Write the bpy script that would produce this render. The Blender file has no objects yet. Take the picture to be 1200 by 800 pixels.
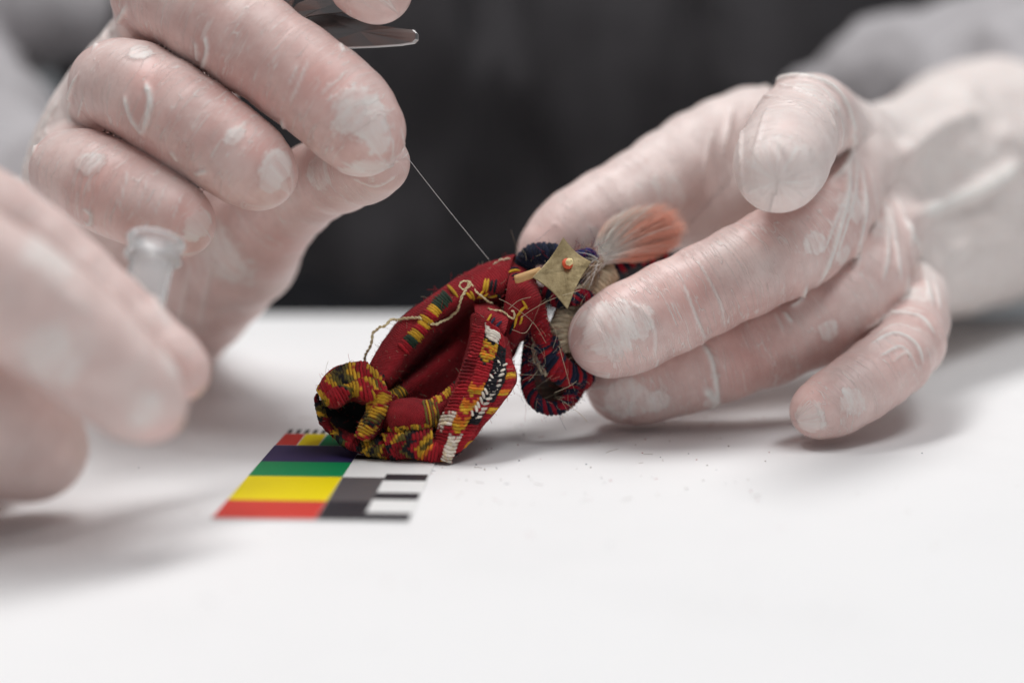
import bpy, math, random
import numpy as np
import time; _T0 = time.time()
random.seed(7)
RNG = np.random.default_rng(11)

# ------------------------------------------------------------------ camera, world, lights, exposure
S = 0.01                                   # everything below is written in centimetres
CAM_H, F_PX, PITCH = 8.5, 2000.0, math.atan(328 / 2000.0)
scene = bpy.context.scene
cam_d = bpy.data.cameras.new('camera')
cam = bpy.data.objects.new('camera', cam_d)
scene.collection.objects.link(cam)
cam.location = (0, 0, CAM_H * S)
cam.rotation_euler = (math.pi / 2 - PITCH, 0, 0)
cam_d.sensor_width = 36.0
cam_d.lens = F_PX / 1200.0 * 36.0
cam_d.clip_start, cam_d.clip_end = 0.01, 50
cam_d.dof.use_dof = True
cam_d.dof.focus_distance = 0.372
cam_d.dof.aperture_fstop = 4.3
cam_d.dof.aperture_blades = 9
scene.camera = cam

world = bpy.data.worlds.new('World')
scene.world = world
world.use_nodes = True
wb = world.node_tree.nodes['Background']
wb.inputs[0].default_value = (0.90, 0.95, 1.0, 1)
wb.inputs[1].default_value = 0.17

def area_light(name, loc, target, sx, sy, watts, col):
    l = bpy.data.lights.new(name, 'AREA')
    l.shape = 'RECTANGLE'; l.size, l.size_y = sx * S, sy * S
    l.energy = watts; l.color = col
    o = bpy.data.objects.new(name, l)
    scene.collection.objects.link(o)
    o.location = [c * S for c in loc]
    d = np.array(target, float) - np.array(loc, float)
    from mathutils import Vector
    o.rotation_euler = Vector(d).to_track_quat('-Z', 'Y').to_euler()
    return o
area_light('ceiling_lamp', (-25, 62, 150), (0, 40, 0), 130, 36, 17.8, (1.0, 0.99, 0.985))
area_light('ceiling_lamp', (55, 10, 150), (0, 40, 0), 130, 40, 9.6, (0.985, 0.99, 1.0))

vs = scene.view_settings
vs.view_transform = 'Standard'; vs.look = 'None'; vs.exposure = 0.06; vs.gamma = 1.0
scene.cycles.use_denoising = True
scene.cycles.max_bounces = 10; scene.cycles.diffuse_bounces = 6; scene.cycles.transmission_bounces = 8

# ------------------------------------------------------------------ coordinates
CP = np.array([0, 0, CAM_H])
FW = np.array([0, math.cos(PITCH), -math.sin(PITCH)])
UP = np.array([0, math.sin(PITCH), math.cos(PITCH)])
RT = np.array([1.0, 0, 0])
def P(u, v, d):
    return CP + d * (FW + (u - 600) / F_PX * RT + (400 - v) / F_PX * UP)
def ray(u, v):
    r = FW + (u - 600) / F_PX * RT + (400 - v) / F_PX * UP
    return r
def G(u, v):                                # point of the table top seen at u, v
    r = ray(u, v)
    return CP + r * (-CAM_H / r[2])

# ------------------------------------------------------------------ mesh helpers
def empty(name, loc):
    o = bpy.data.objects.new(name, None)
    o.empty_display_size = 0.01
    scene.collection.objects.link(o)
    o.location = [c * S for c in loc]
    o['_b'] = 0
    BASE[o.name] = np.array(loc, float)
    return o
BASE = {}
def tag(o, label=None, cat=None, group=None, kind=None):
    if label: o['label'] = label
    if cat: o['category'] = cat
    if group: o['group'] = group
    if kind: o['kind'] = kind
    return o
def mk(name, V, Fc, mat, parent=None, smooth=True, attrs=None, base=None):
    V = np.asarray(V, float)
    if parent is not None: b = BASE[parent.name]
    elif base is not None: b = np.array(base, float)
    else: b = np.zeros(3)
    me = bpy.data.meshes.new(name)
    if isinstance(Fc, np.ndarray):
        n, k = Fc.shape
        me.vertices.add(len(V)); me.vertices.foreach_set('co', ((V - b) * S).astype(np.float32).ravel())
        me.loops.add(n * k); me.loops.foreach_set('vertex_index', Fc.astype(np.int32).ravel())
        me.polygons.add(n)
        me.polygons.foreach_set('loop_start', np.arange(0, n * k, k, dtype=np.int32))
        me.update(calc_edges=True); me.validate()
    else:
        me.from_pydata(((V - b) * S).tolist(), [], [list(f) for f in Fc])
    if smooth: me.polygons.foreach_set('use_smooth', np.ones(len(me.polygons), bool))
    for an, (ty, dat) in (attrs or {}).items():
        a = me.attributes.new(an, ty, 'POINT')
        dat = np.asarray(dat, np.float32)
        if ty == 'FLOAT': a.data.foreach_set('value', dat.ravel())
        elif ty == 'FLOAT_VECTOR': a.data.foreach_set('vector', dat.ravel())
        elif ty == 'FLOAT_COLOR':
            if dat.shape[1] == 3: dat = np.hstack([dat, np.ones((len(dat), 1), np.float32)])
            a.data.foreach_set('color', dat.ravel())
    if mat: me.materials.append(mat)
    me.update()
    o = bpy.data.objects.new(name, me)
    scene.collection.objects.link(o)
    if parent is not None:
        o.parent = parent
        BASE[o.name] = b                     # child of a child uses the same base: its own origin sits there
    else:
        o.location = b * S
        BASE[o.name] = b
    return o

def lin(r, g, b):
    f = lambda c: ((c / 255 + .055) / 1.055) ** 2.4 if c / 255 > .04045 else c / 255 / 12.92
    return np.array([f(r), f(g), f(b)])

# value noise on a lattice -----------------------------------------------------
_NT = np.random.default_rng(3).random(4096).astype(np.float32)
def vnoise(p):
    p = np.asarray(p, np.float64); i = np.floor(p).astype(np.int64); f = p - i
    f = f * f * (3 - 2 * f)
    out = 0
    for dx in (0, 1):
        for dy in (0, 1):
            for dz in (0, 1):
                h = ((i[..., 0] + dx) * 73856093 ^ (i[..., 1] + dy) * 19349663 ^ (i[..., 2] + dz) * 83492791) & 0x7fffffff
                h = ((h ^ (h >> 13)) * 1274126177) & 0x7fffffff
                w = (f[..., 0] if dx else 1 - f[..., 0]) * (f[..., 1] if dy else 1 - f[..., 1]) * (f[..., 2] if dz else 1 - f[..., 2])
                out = out + w * _NT[(h >> 8) & 4095]
    return out
def fbm(p, o=3):
    s, a, t = 0, 1.0, 0
    for k in range(o):
        s = s + a * (vnoise(p * 2 ** k + 17.3 * k) - .5); t += a; a *= .5
    return s / t * 2

# signed distances -------------------------------------------------------------
def smin(a, b, k):
    h = np.maximum(k - np.abs(a - b), 0) / k
    return np.minimum(a, b) - h * h * k * .25
class Chain:
    def __init__(s, pts, k=.22, sub=True, reach=1.1):
        a = np.array([p[0] for p in pts], float); r = np.array([p[1] for p in pts], float)
        if sub and len(a) > 2:
            a, r = catmull(a, r, 2)
        s.a, s.r, s.k = a, r, k
        s.lo = (a - r[:, None]).min(0); s.hi = (a + r[:, None]).max(0); s.reach = reach
        s.L = np.concatenate([[0], np.cumsum(np.linalg.norm(np.diff(a, axis=0), axis=1))])
    def d(s, p):
        bd = np.linalg.norm(np.maximum(np.maximum(s.lo - p, p - s.hi), 0), axis=1)
        out = bd + .3                        # far from the chain its box is bound enough
        m = np.where(bd < s.reach)[0]
        if len(m) == 0: return out
        q = p[m]; o = None
        for i in range(len(s.a) - 1):
            a, ba = s.a[i], s.a[i + 1] - s.a[i]
            pa = q - a
            h = np.clip(pa @ ba / (ba @ ba + 1e-12), 0, 1)
            pa = pa - h[:, None] * ba
            e = np.sqrt(np.einsum('ij,ij->i', pa, pa)) - (s.r[i] + (s.r[i + 1] - s.r[i]) * h)
            o = e if o is None else smin(o, e, s.k)
        out[m] = o
        return out
    def coords(s, p):                        # distance, length along, angle round from the camera side
        D, T, X, Y, R = [], [], [], [], []
        for i in range(len(s.a) - 1):
            a, b = s.a[i], s.a[i + 1]; ba = b - a; l = np.linalg.norm(ba); ax = ba / l
            hu = (p - a) @ ax / l
            h = np.clip(hu, 0, 1); c = a + h[:, None] * ba
            r = s.r[i] + (s.r[i + 1] - s.r[i]) * h
            ref = (CP - a); ref = ref - ax * (ref @ ax); ref /= np.linalg.norm(ref) + 1e-9
            bi = np.cross(ax, ref); v = p - c
            D.append(np.linalg.norm(v, axis=1) - r); T.append(s.L[i] + np.clip(hu, -1.2, 2.2) * l)
            X.append(v @ ref); Y.append(v @ bi); R.append(r)
        D = np.array(D); m = D.min(0); W = np.exp(-(D - m) / .14); W /= W.sum(0)      # blend over the joints
        w = np.arctan2((W * np.array(Y)).sum(0), (W * np.array(X)).sum(0)) * (W * np.array(R)).sum(0).mean()
        return np.stack([m, (W * np.array(T)).sum(0), w], 1)
def catmull(a, r, n):
    A = np.hstack([a, r[:, None]])
    A = np.vstack([2 * A[0] - A[1], A, 2 * A[-1] - A[-2]])
    out = []
    for i in range(1, len(A) - 2):
        for j in range(n):
            t = j / n
            out.append(.5 * (2 * A[i] + (A[i + 1] - A[i - 1]) * t + (2 * A[i - 1] - 5 * A[i] + 4 * A[i + 1] - A[i + 2]) * t * t
                             + (3 * A[i] - A[i - 1] - 3 * A[i + 1] + A[i + 2]) * t ** 3))
    out.append(A[-2]); out = np.array(out)
    return out[:, :3], np.maximum(out[:, 3], .01)
def chain_path(pts, n=8):
    a = np.array(pts, float)
    return catmull(a, np.ones(len(a)), n)[0]

def grid_mesh(sdf, lo, hi, h):
    """surface nets over an implicit surface, dense only near the surface"""
    B = 8
    lo = np.array(lo, float); n = np.ceil((np.array(hi) - lo) / h / B).astype(int) * B
    nb = n // B
    bi = np.stack(np.meshgrid(*[np.arange(k) for k in nb], indexing='ij'), -1).reshape(-1, 3)
    cen = lo + (bi * B + B / 2) * h
    dc = sdf(cen)
    vol = np.repeat(np.repeat(np.repeat(dc.reshape(nb), B, 0), B, 1), B, 2).astype(np.float32)
    act = np.where(np.abs(dc) < h * B * .95 + .2)[0]
    off = np.stack(np.meshgrid(*[np.arange(B)] * 3, indexing='ij'), -1).reshape(-1, 3)
    for c in range(0, len(act), 400):
        ids = act[c:c + 400]
        ii = (bi[ids][:, None, :] * B + off[None]).reshape(-1, 3)
        vol[ii[:, 0], ii[:, 1], ii[:, 2]] = sdf(lo + ii * h)
    ins = vol < 0
    s = ins.astype(np.uint8)
    cnt = np.zeros(np.array(vol.shape) - 1, np.uint8)
    for dx in (0, 1):
        for dy in (0, 1):
            for dz in (0, 1):
                cnt += s[dx:dx + cnt.shape[0], dy:dy + cnt.shape[1], dz:dz + cnt.shape[2]]
    cells = np.argwhere((cnt > 0) & (cnt < 8))
    idx = -np.ones(cnt.shape, np.int64); idx[tuple(cells.T)] = np.arange(len(cells))
    acc = np.zeros((len(cells), 3)); num = np.zeros(len(cells))
    cor = [(0,0,0),(1,0,0),(0,1,0),(1,1,0),(0,0,1),(1,0,1),(0,1,1),(1,1,1)]
    val = [vol[cells[:, 0] + c[0], cells[:, 1] + c[1], cells[:, 2] + c[2]] for c in cor]
    for i in range(8):
        for j in range(i + 1, 8):
            if sum(abs(cor[i][k] - cor[j][k]) for k in range(3)) != 1: continue
            m = (val[i] < 0) != (val[j] < 0)
            t = np.where(m, val[i] / (val[i] - val[j] + 1e-12), 0)
            pt = np.array(cor[i]) + t[:, None] * (np.array(cor[j]) - np.array(cor[i]))
            acc += np.where(m[:, None], pt, 0); num += m
    V = lo + (cells + acc / num[:, None]) * h
    quads = []
    for ax in range(3):
        sl0 = [slice(1, -1)] * 3; sl1 = [slice(1, -1)] * 3
        sl0[ax] = slice(0, -1); sl1[ax] = slice(1, None)
        a, b = ins[tuple(sl0)], ins[tuple(sl1)]
        e = np.argwhere(a != b)
        o = np.array([1, 1, 1]); o[ax] = 0
        e = e + o
        fl = ins[e[:, 0], e[:, 1], e[:, 2]]
        u, w = (ax + 1) % 3, (ax + 2) % 3
        du = np.zeros(3, int); du[u] = 1; dw = np.zeros(3, int); dw[w] = 1
        q = [e - du - dw, e - dw, e, e - du]
        ok = np.all([(qq >= 0).all(1) & (qq < np.array(cnt.shape)).all(1) for qq in q], 0)
        q = [idx[tuple(np.clip(qq, 0, np.array(cnt.shape) - 1).T)] for qq in q]
        Q = np.stack(q, 1)
        Q = np.where(fl[:, None], Q, Q[:, ::-1])
        quads.append(Q[ok & (Q >= 0).all(1)])
    Q = np.vstack(quads)
    N = grad(sdf, V, h * .5)                 # settle the vertices on the surface
    V = V - N * np.clip(sdf(V), -h, h)[:, None]
    return V, Q, N
_TET = np.array([[1, -1, -1], [-1, -1, 1], [-1, 1, -1], [1, 1, 1]], float)
def grad(sdf, p, e=.03):
    g = sum(_TET[k] * sdf(p + _TET[k] * e)[:, None] for k in range(4))
    return g / (np.linalg.norm(g, axis=1)[:, None] + 1e-9)
def trace(sdf, uv, d0, d1):
    uv = np.atleast_2d(np.array(uv, float))
    R = FW + (uv[:, :1] - 600) / F_PX * RT + (400 - uv[:, 1:]) / F_PX * UP
    n = np.linalg.norm(R, axis=1)
    t = np.full(len(uv), float(d0))
    for _ in range(60):
        t = np.minimum(t + sdf(CP + R * t[:, None]) / n * .85, d1)
    return CP + R * t[:, None]

def tubes(paths, sides=5, cap=True, cols=None):
    """list of (points, radius or radii) -> one mesh; cols gives a colour (or one per point) for each"""
    VV, FF, CC, off = [], [], [], 0
    ang = np.linspace(0, 2 * math.pi, sides, endpoint=False)
    ca, sa = np.cos(ang), np.sin(ang)
    for k, (pt, r) in enumerate(paths):
        pt = np.asarray(pt, float); n = len(pt)
        r = np.broadcast_to(np.asarray(r, float), (n,))
        tg = np.gradient(pt, axis=0); tg /= np.linalg.norm(tg, axis=1)[:, None] + 1e-12
        up = np.array([0, 0, 1.0]) if abs(tg[0][2]) < .9 else np.array([1.0, 0, 0])
        N = np.zeros((n, 3)); x = np.cross(up, tg[0]); x /= np.linalg.norm(x) + 1e-12; N[0] = x
        for i in range(1, n):
            x = N[i - 1] - tg[i] * (N[i - 1] @ tg[i]); N[i] = x / (np.linalg.norm(x) + 1e-12)
        Bn = np.cross(tg, N)
        ring = pt[:, None, :] + r[:, None, None] * (N[:, None, :] * ca[None, :, None] + Bn[:, None, :] * sa[None, :, None])
        VV.append(ring.reshape(-1, 3))
        i0 = off + np.arange(n - 1)[:, None] * sides + np.arange(sides)[None]
        i1 = off + np.arange(n - 1)[:, None] * sides + (np.arange(sides)[None] + 1) % sides
        FF.append(np.stack([i0, i1, i1 + sides, i0 + sides], -1).reshape(-1, 4))
        if cols is not None:
            c = np.asarray(cols[k], float)
            c = np.broadcast_to(c, (n, 3)) if c.ndim == 1 else c
            CC.append(np.repeat(c, sides, axis=0))
        off += n * sides
    return np.vstack(VV), np.vstack(FF), (np.vstack(CC) if cols is not None else None)

def box(lo, hi):
    x0, y0, z0 = lo; x1, y1, z1 = hi
    V = [(x0,y0,z0),(x1,y0,z0),(x1,y1,z0),(x0,y1,z0),(x0,y0,z1),(x1,y0,z1),(x1,y1,z1),(x0,y1,z1)]
    return V, [(0,3,2,1),(4,5,6,7),(0,1,5,4),(1,2,6,5),(2,3,7,6),(3,0,4,7)]

# ------------------------------------------------------------------ materials
def new_mat(name):
    m = bpy.data.materials.new(name); m.use_nodes = True
    nt = m.node_tree; bs = nt.nodes['Principled BSDF']
    return m, nt, bs
class NB:
    def __init__(s, nt): s.nt = nt
    def n(s, ty, **kw):
        x = s.nt.nodes.new(ty)
        for k, v in kw.items(): setattr(x, k, v)
        return x
    def link(s, a, b): s.nt.links.new(a, b)
    def inp(s, sock, v):
        if hasattr(v, 'is_linked') or isinstance(v, bpy.types.NodeSocket): s.nt.links.new(v, sock)
        else: sock.default_value = v
    def math(s, op, a, b=0.0, c=0.0, clamp=False):
        x = s.n('ShaderNodeMath', operation=op, use_clamp=clamp)
        for i, v in enumerate((a, b, c)):
            if i < len(x.inputs): s.inp(x.inputs[i], v)
        return x.outputs[0]
    def ss(s, v, lo, hi):                    # smoothstep
        x = s.n('ShaderNodeMapRange', interpolation_type='SMOOTHSTEP')
        s.inp(x.inputs['Value'], v)
        s.inp(x.inputs['From Min'], lo); s.inp(x.inputs['From Max'], hi)
        return x.outputs[0]
    def attr(s, name, out='Fac'):
        x = s.n('ShaderNodeAttribute', attribute_name=name); return x.outputs[out]
    def noise(s, vec, scale, detail=3, rough=.55):
        x = s.n('ShaderNodeTexNoise'); 
        if vec is not None: s.link(vec, x.inputs['Vector'])
        x.inputs['Scale'].default_value = scale; x.inputs['Detail'].default_value = detail
        x.inputs['Roughness'].default_value = rough
        return x.outputs[0]
    def mul(s, vec, f):
        x = s.n('ShaderNodeVectorMath', operation='MULTIPLY'); s.link(vec, x.inputs[0]); x.inputs[1].default_value = f
        return x.outputs[0]
    def mix(s, f, a, b):
        x = s.n('ShaderNodeMix', data_type='RGBA')
        s.inp(x.inputs[0], f)
        for sock, v in ((x.inputs[6], a), (x.inputs[7], b)):
            if isinstance(v, bpy.types.NodeSocket): s.link(v, sock)
            else: sock.default_value = (*[float(q) for q in v[:3]], 1)
        return x.outputs[2]
    def obj(s):
        return s.n('ShaderNodeTexCoord').outputs['Object']

def glove_material(name, pink, pale):
    m, nt, bs = new_mat(name); b = NB(nt)
    co = b.attr('finger', 'Vector'); ob = b.obj()
    # mottled skin pressed against wet latex
    mot = b.noise(ob, 110, 5, .65)
    skin = b.mix(b.ss(mot, .33, .68), pink * np.array([.88, .79, .78]), pink * np.array([1.06, 1.07, 1.07]))
    skin = b.mix(b.math('MULTIPLY', b.attr('red'), .6), skin, pink * np.array([1.02, .78, .75]))
    # loose patches with ragged edges
    jag = b.math('ADD', b.math('MULTIPLY', b.noise(b.mul(co, (1.0, .4, 1)), 6.0, 6, .75), 1.1), b.math('MULTIPLY', b.noise(ob, 260, 4, .7), .9))
    pv = b.math('ADD', b.attr('patch'), b.math('MULTIPLY', b.math('SUBTRACT', jag, 1.0), 1.15))
    loose = b.math('SUBTRACT', 1.0, b.ss(pv, .78, 1.04))
    inner = b.math('ADD', .30, b.math('MULTIPLY', b.ss(b.noise(b.mul(co, (2.2, .8, 1)), 2.0, 6, .75), .3, .68), .58))
    # thin cross creases of the latex
    def creases(ft, fw, width, mfreq, m0, m1):
        wob = b.n('ShaderNodeVectorMath', operation='ADD'); b.link(b.mul(co, (ft, fw, 1)), wob.inputs[0])
        wn = b.n('ShaderNodeTexNoise'); b.link(co, wn.inputs['Vector']); wn.inputs['Scale'].default_value = 1.4
        sc = b.n('ShaderNodeVectorMath', operation='SCALE'); b.link(wn.outputs[1], sc.inputs[0]); sc.inputs['Scale'].default_value = 1.1
        b.link(sc.outputs[0], wob.inputs[1])
        n = b.noise(wob.outputs[0], 1.0, 1, .4)
        ln = b.math('SUBTRACT', 1.0, b.ss(b.math('ABSOLUTE', b.math('SUBTRACT', n, .5)), width * .2, width))
        mk_ = b.ss(b.noise(b.mul(co, (mfreq, mfreq * 1.1, 1)), 1.0, 2, .5), m0, m1)
        return b.math('MULTIPLY', ln, mk_)
    line = creases(6.5, .30, .020, 1.2, .36, .52)
    line2 = creases(14.0, .5, .030, 1.7, .36, .54)
    speck = b.ss(b.noise(ob, 640, 3, .6), .62, .74)
    ridge = b.attr('ridge')
    fac = b.math('MAXIMUM', b.math('MULTIPLY', loose, inner), b.math('MULTIPLY', line, .62))
    fac = b.math('MAXIMUM', fac, b.math('MULTIPLY', line2, .45))
    fac = b.math('MAXIMUM', fac, b.math('MULTIPLY', speck, .30))
    fac = b.math('MAXIMUM', fac, ridge)
    haze = b.ss(b.noise(ob, 45, 4, .65), .36, .74)
    fac = b.math('MAXIMUM', fac, b.math('MULTIPLY', haze, .36))
    pa = b.math('MULTIPLY', b.attr('pale'), b.math('ADD', .55, b.math('MULTIPLY', b.noise(b.mul(co, (1.2, 2.5, 1)), 1.5, 4, .6), .5)))
    fac = b.math('MAXIMUM', fac, pa)
    b.link(b.mix(fac, skin, pale), bs.inputs['Base Color'])
    b.link(b.math('ADD', .37, b.math('MULTIPLY', fac, .15)), bs.inputs['Roughness'])
    bs.inputs['Specular IOR Level'].default_value = .42
    bs.inputs['Subsurface Weight'].default_value = .15
    bs.inputs['Subsurface Radius'].default_value = (.7, .5, .42)
    bs.inputs['Subsurface Scale'].default_value = .003
    hgt = b.math('ADD', b.math('MULTIPLY', line, .9), b.math('MULTIPLY', line2, .5))
    hgt = b.math('ADD', hgt, b.math('MULTIPLY', loose, .5))
    hgt = b.math('ADD', hgt, b.math('MULTIPLY', b.noise(ob, 900, 3, .6), .30))
    hgt = b.math('ADD', hgt, b.math('MULTIPLY', b.noise(b.mul(co, (3.2, .5, 1)), 1.0, 3, .55), 1.8))
    bp = b.n('ShaderNodeBump'); bp.inputs['Strength'].default_value = .6; bp.inputs['Distance'].default_value = .00025
    b.link(hgt, bp.inputs['Height']); b.link(bp.outputs[0], bs.inputs['Normal'])
    return m
PINK = np.array([.74, .53, .49]); PALE = np.array([.84, .80, .765])
M_glove = glove_material('latex_glove', PINK, PALE)

def yarn_material(name, weave=False):
    m, nt, bs = new_mat(name); b = NB(nt)
    c = b.attr('Col', 'Color'); ob = b.obj()
    v = b.noise(ob, 1500, 3, .6)
    v2 = b.noise(ob, 160, 3, .6)
    k = b.math('ADD', b.math('MULTIPLY', v, .7), b.math('MULTIPLY', v2, .75))
    x = b.n('ShaderNodeVectorMath', operation='SCALE'); b.link(c, x.inputs[0]); b.link(b.math('ADD', k, .27), x.inputs['Scale'])
    b.link(x.outputs[0], bs.inputs['Base Color'])
    bs.inputs['Roughness'].default_value = .9
    bs.inputs['Specular IOR Level'].default_value = .12
    bs.inputs['Sheen Weight'].default_value = .06
    bs.inputs['Sheen Roughness'].default_value = .6
    h = b.math('MULTIPLY', v, .6)
    if weave:
        co = b.attr('finger', 'Vector')
        sp = b.n('ShaderNodeSeparateXYZ'); b.link(co, sp.inputs[0])
        t, w = sp.outputs[0], sp.outputs[1]
        f = 2 * math.pi / .055
        wob = b.math('MULTIPLY', b.noise(co, 4.0, 3), 6.0)
        a = b.math('SINE', b.math('ADD', b.math('MULTIPLY', b.math('ADD', t, b.math('MULTIPLY', w, .6)), f), wob))
        c2 = b.math('SINE', b.math('MULTIPLY', b.math('SUBTRACT', w, b.math('MULTIPLY', t, .15)), f * 1.25))
        h = b.math('ADD', h, b.math('ADD', b.math('MULTIPLY', a, .5), b.math('MULTIPLY', b.math('MULTIPLY', a, c2), .45)))
        sc = b.math('ADD', .86, b.math('MULTIPLY', b.math('MULTIPLY', a, c2), .13))
        y = b.n('ShaderNodeVectorMath', operation='SCALE'); b.link(x.outputs[0], y.inputs[0]); b.link(sc, y.inputs['Scale'])
        b.link(y.outputs[0], bs.inputs['Base Color'])
    bp = b.n('ShaderNodeBump'); bp.inputs['Strength'].default_value = .9; bp.inputs['Distance'].default_value = .00022
    b.link(h, bp.inputs['Height']); b.link(bp.outputs[0], bs.inputs['Normal'])
    return m
M_yarn = yarn_material('dyed_yarn'); M_weave = yarn_material('woven_wool', True)

def plain(name, col, rough=.6, spec=.3, metal=0, var=.12, vs_=200, bump=.0):
    m, nt, bs = new_mat(name); b = NB(nt); col = np.array(col, float)
    nz = b.noise(b.obj(), vs_, 4, .6)
    b.link(b.mix(nz, col * (1 - var), col * (1 + var)), bs.inputs['Base Color'])
    bs.inputs['Roughness'].default_value = rough; bs.inputs['Specular IOR Level'].default_value = spec
    bs.inputs['Metallic'].default_value = metal
    if bump:
        bp = b.n('ShaderNodeBump'); bp.inputs['Strength'].default_value = .6; bp.inputs['Distance'].default_value = bump
        b.link(nz, bp.inputs['Height']); b.link(bp.outputs[0], bs.inputs['Normal'])
    return m
M_shirt = plain('charcoal_cotton', (.048, .045, .048), .85, .15, var=.25, vs_=60, bump=.0008)
M_gown = plain('sheer_gown', (.42, .40, .41), .7, .2, var=.08, vs_=40, bump=.002)
M_coral = plain('coral_bead', lin(206, 82, 50), .55, .35, var=.1, vs_=500)
M_wood = plain('pale_wood', lin(198, 158, 108), .6, .25, var=.22, vs_=700, bump=.0001)
M_steel = plain('polished_steel', (.36, .345, .34), .3, .5, 1, var=.06, vs_=300)

# ------------------------------------------------------------------ table
def table_material():
    m, nt, bs = new_mat('white_paper'); b = NB(nt); ob = b.obj()
    st = b.ss(b.noise(ob, 22, 4, .6), .40, .75)
    c = b.mix(b.math('MULTIPLY', st, .5), (.82, .815, .815), (.775, .77, .77))
    dots = b.ss(b.noise(ob, 520, 2, .5), .735, .775)
    spread = b.ss(b.noise(ob, 30, 2, .5), .48, .60)
    c = b.mix(b.math('MULTIPLY', b.math('MULTIPLY', dots, spread), .5), c, (.42, .36, .33))
    b.link(c, bs.inputs['Base Color'])
    bs.inputs['Roughness'].default_value = .55; bs.inputs['Specular IOR Level'].default_value = .3
    bp = b.n('ShaderNodeBump'); bp.inputs['Strength'].default_value = .5; bp.inputs['Distance'].default_value = .0006
    b.link(b.math('ADD', b.noise(ob, 18, 3, .5), b.math('MULTIPLY', b.noise(ob, 900, 2, .5), .04)), bp.inputs['Height'])
    b.link(bp.outputs[0], bs.inputs['Normal'])
    return m
FAR = float(G(600, 367)[1])
V, Fc = box((-75, -35, -3), (75, FAR, 0))
tb = mk('table', V, Fc, table_material(), smooth=False)
bv = tb.modifiers.new('bevel', 'BEVEL'); bv.width = .004; bv.segments = 3; bv.limit_method = 'ANGLE'
tag(tb, 'smooth white table top under everything', 'table', kind='structure')

# ------------------------------------------------------------------ gloved hands
def C(*pts, k=.22, sub=True):
    return Chain([(P(*p[:3]), p[3]) for p in pts], k, sub)

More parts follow.
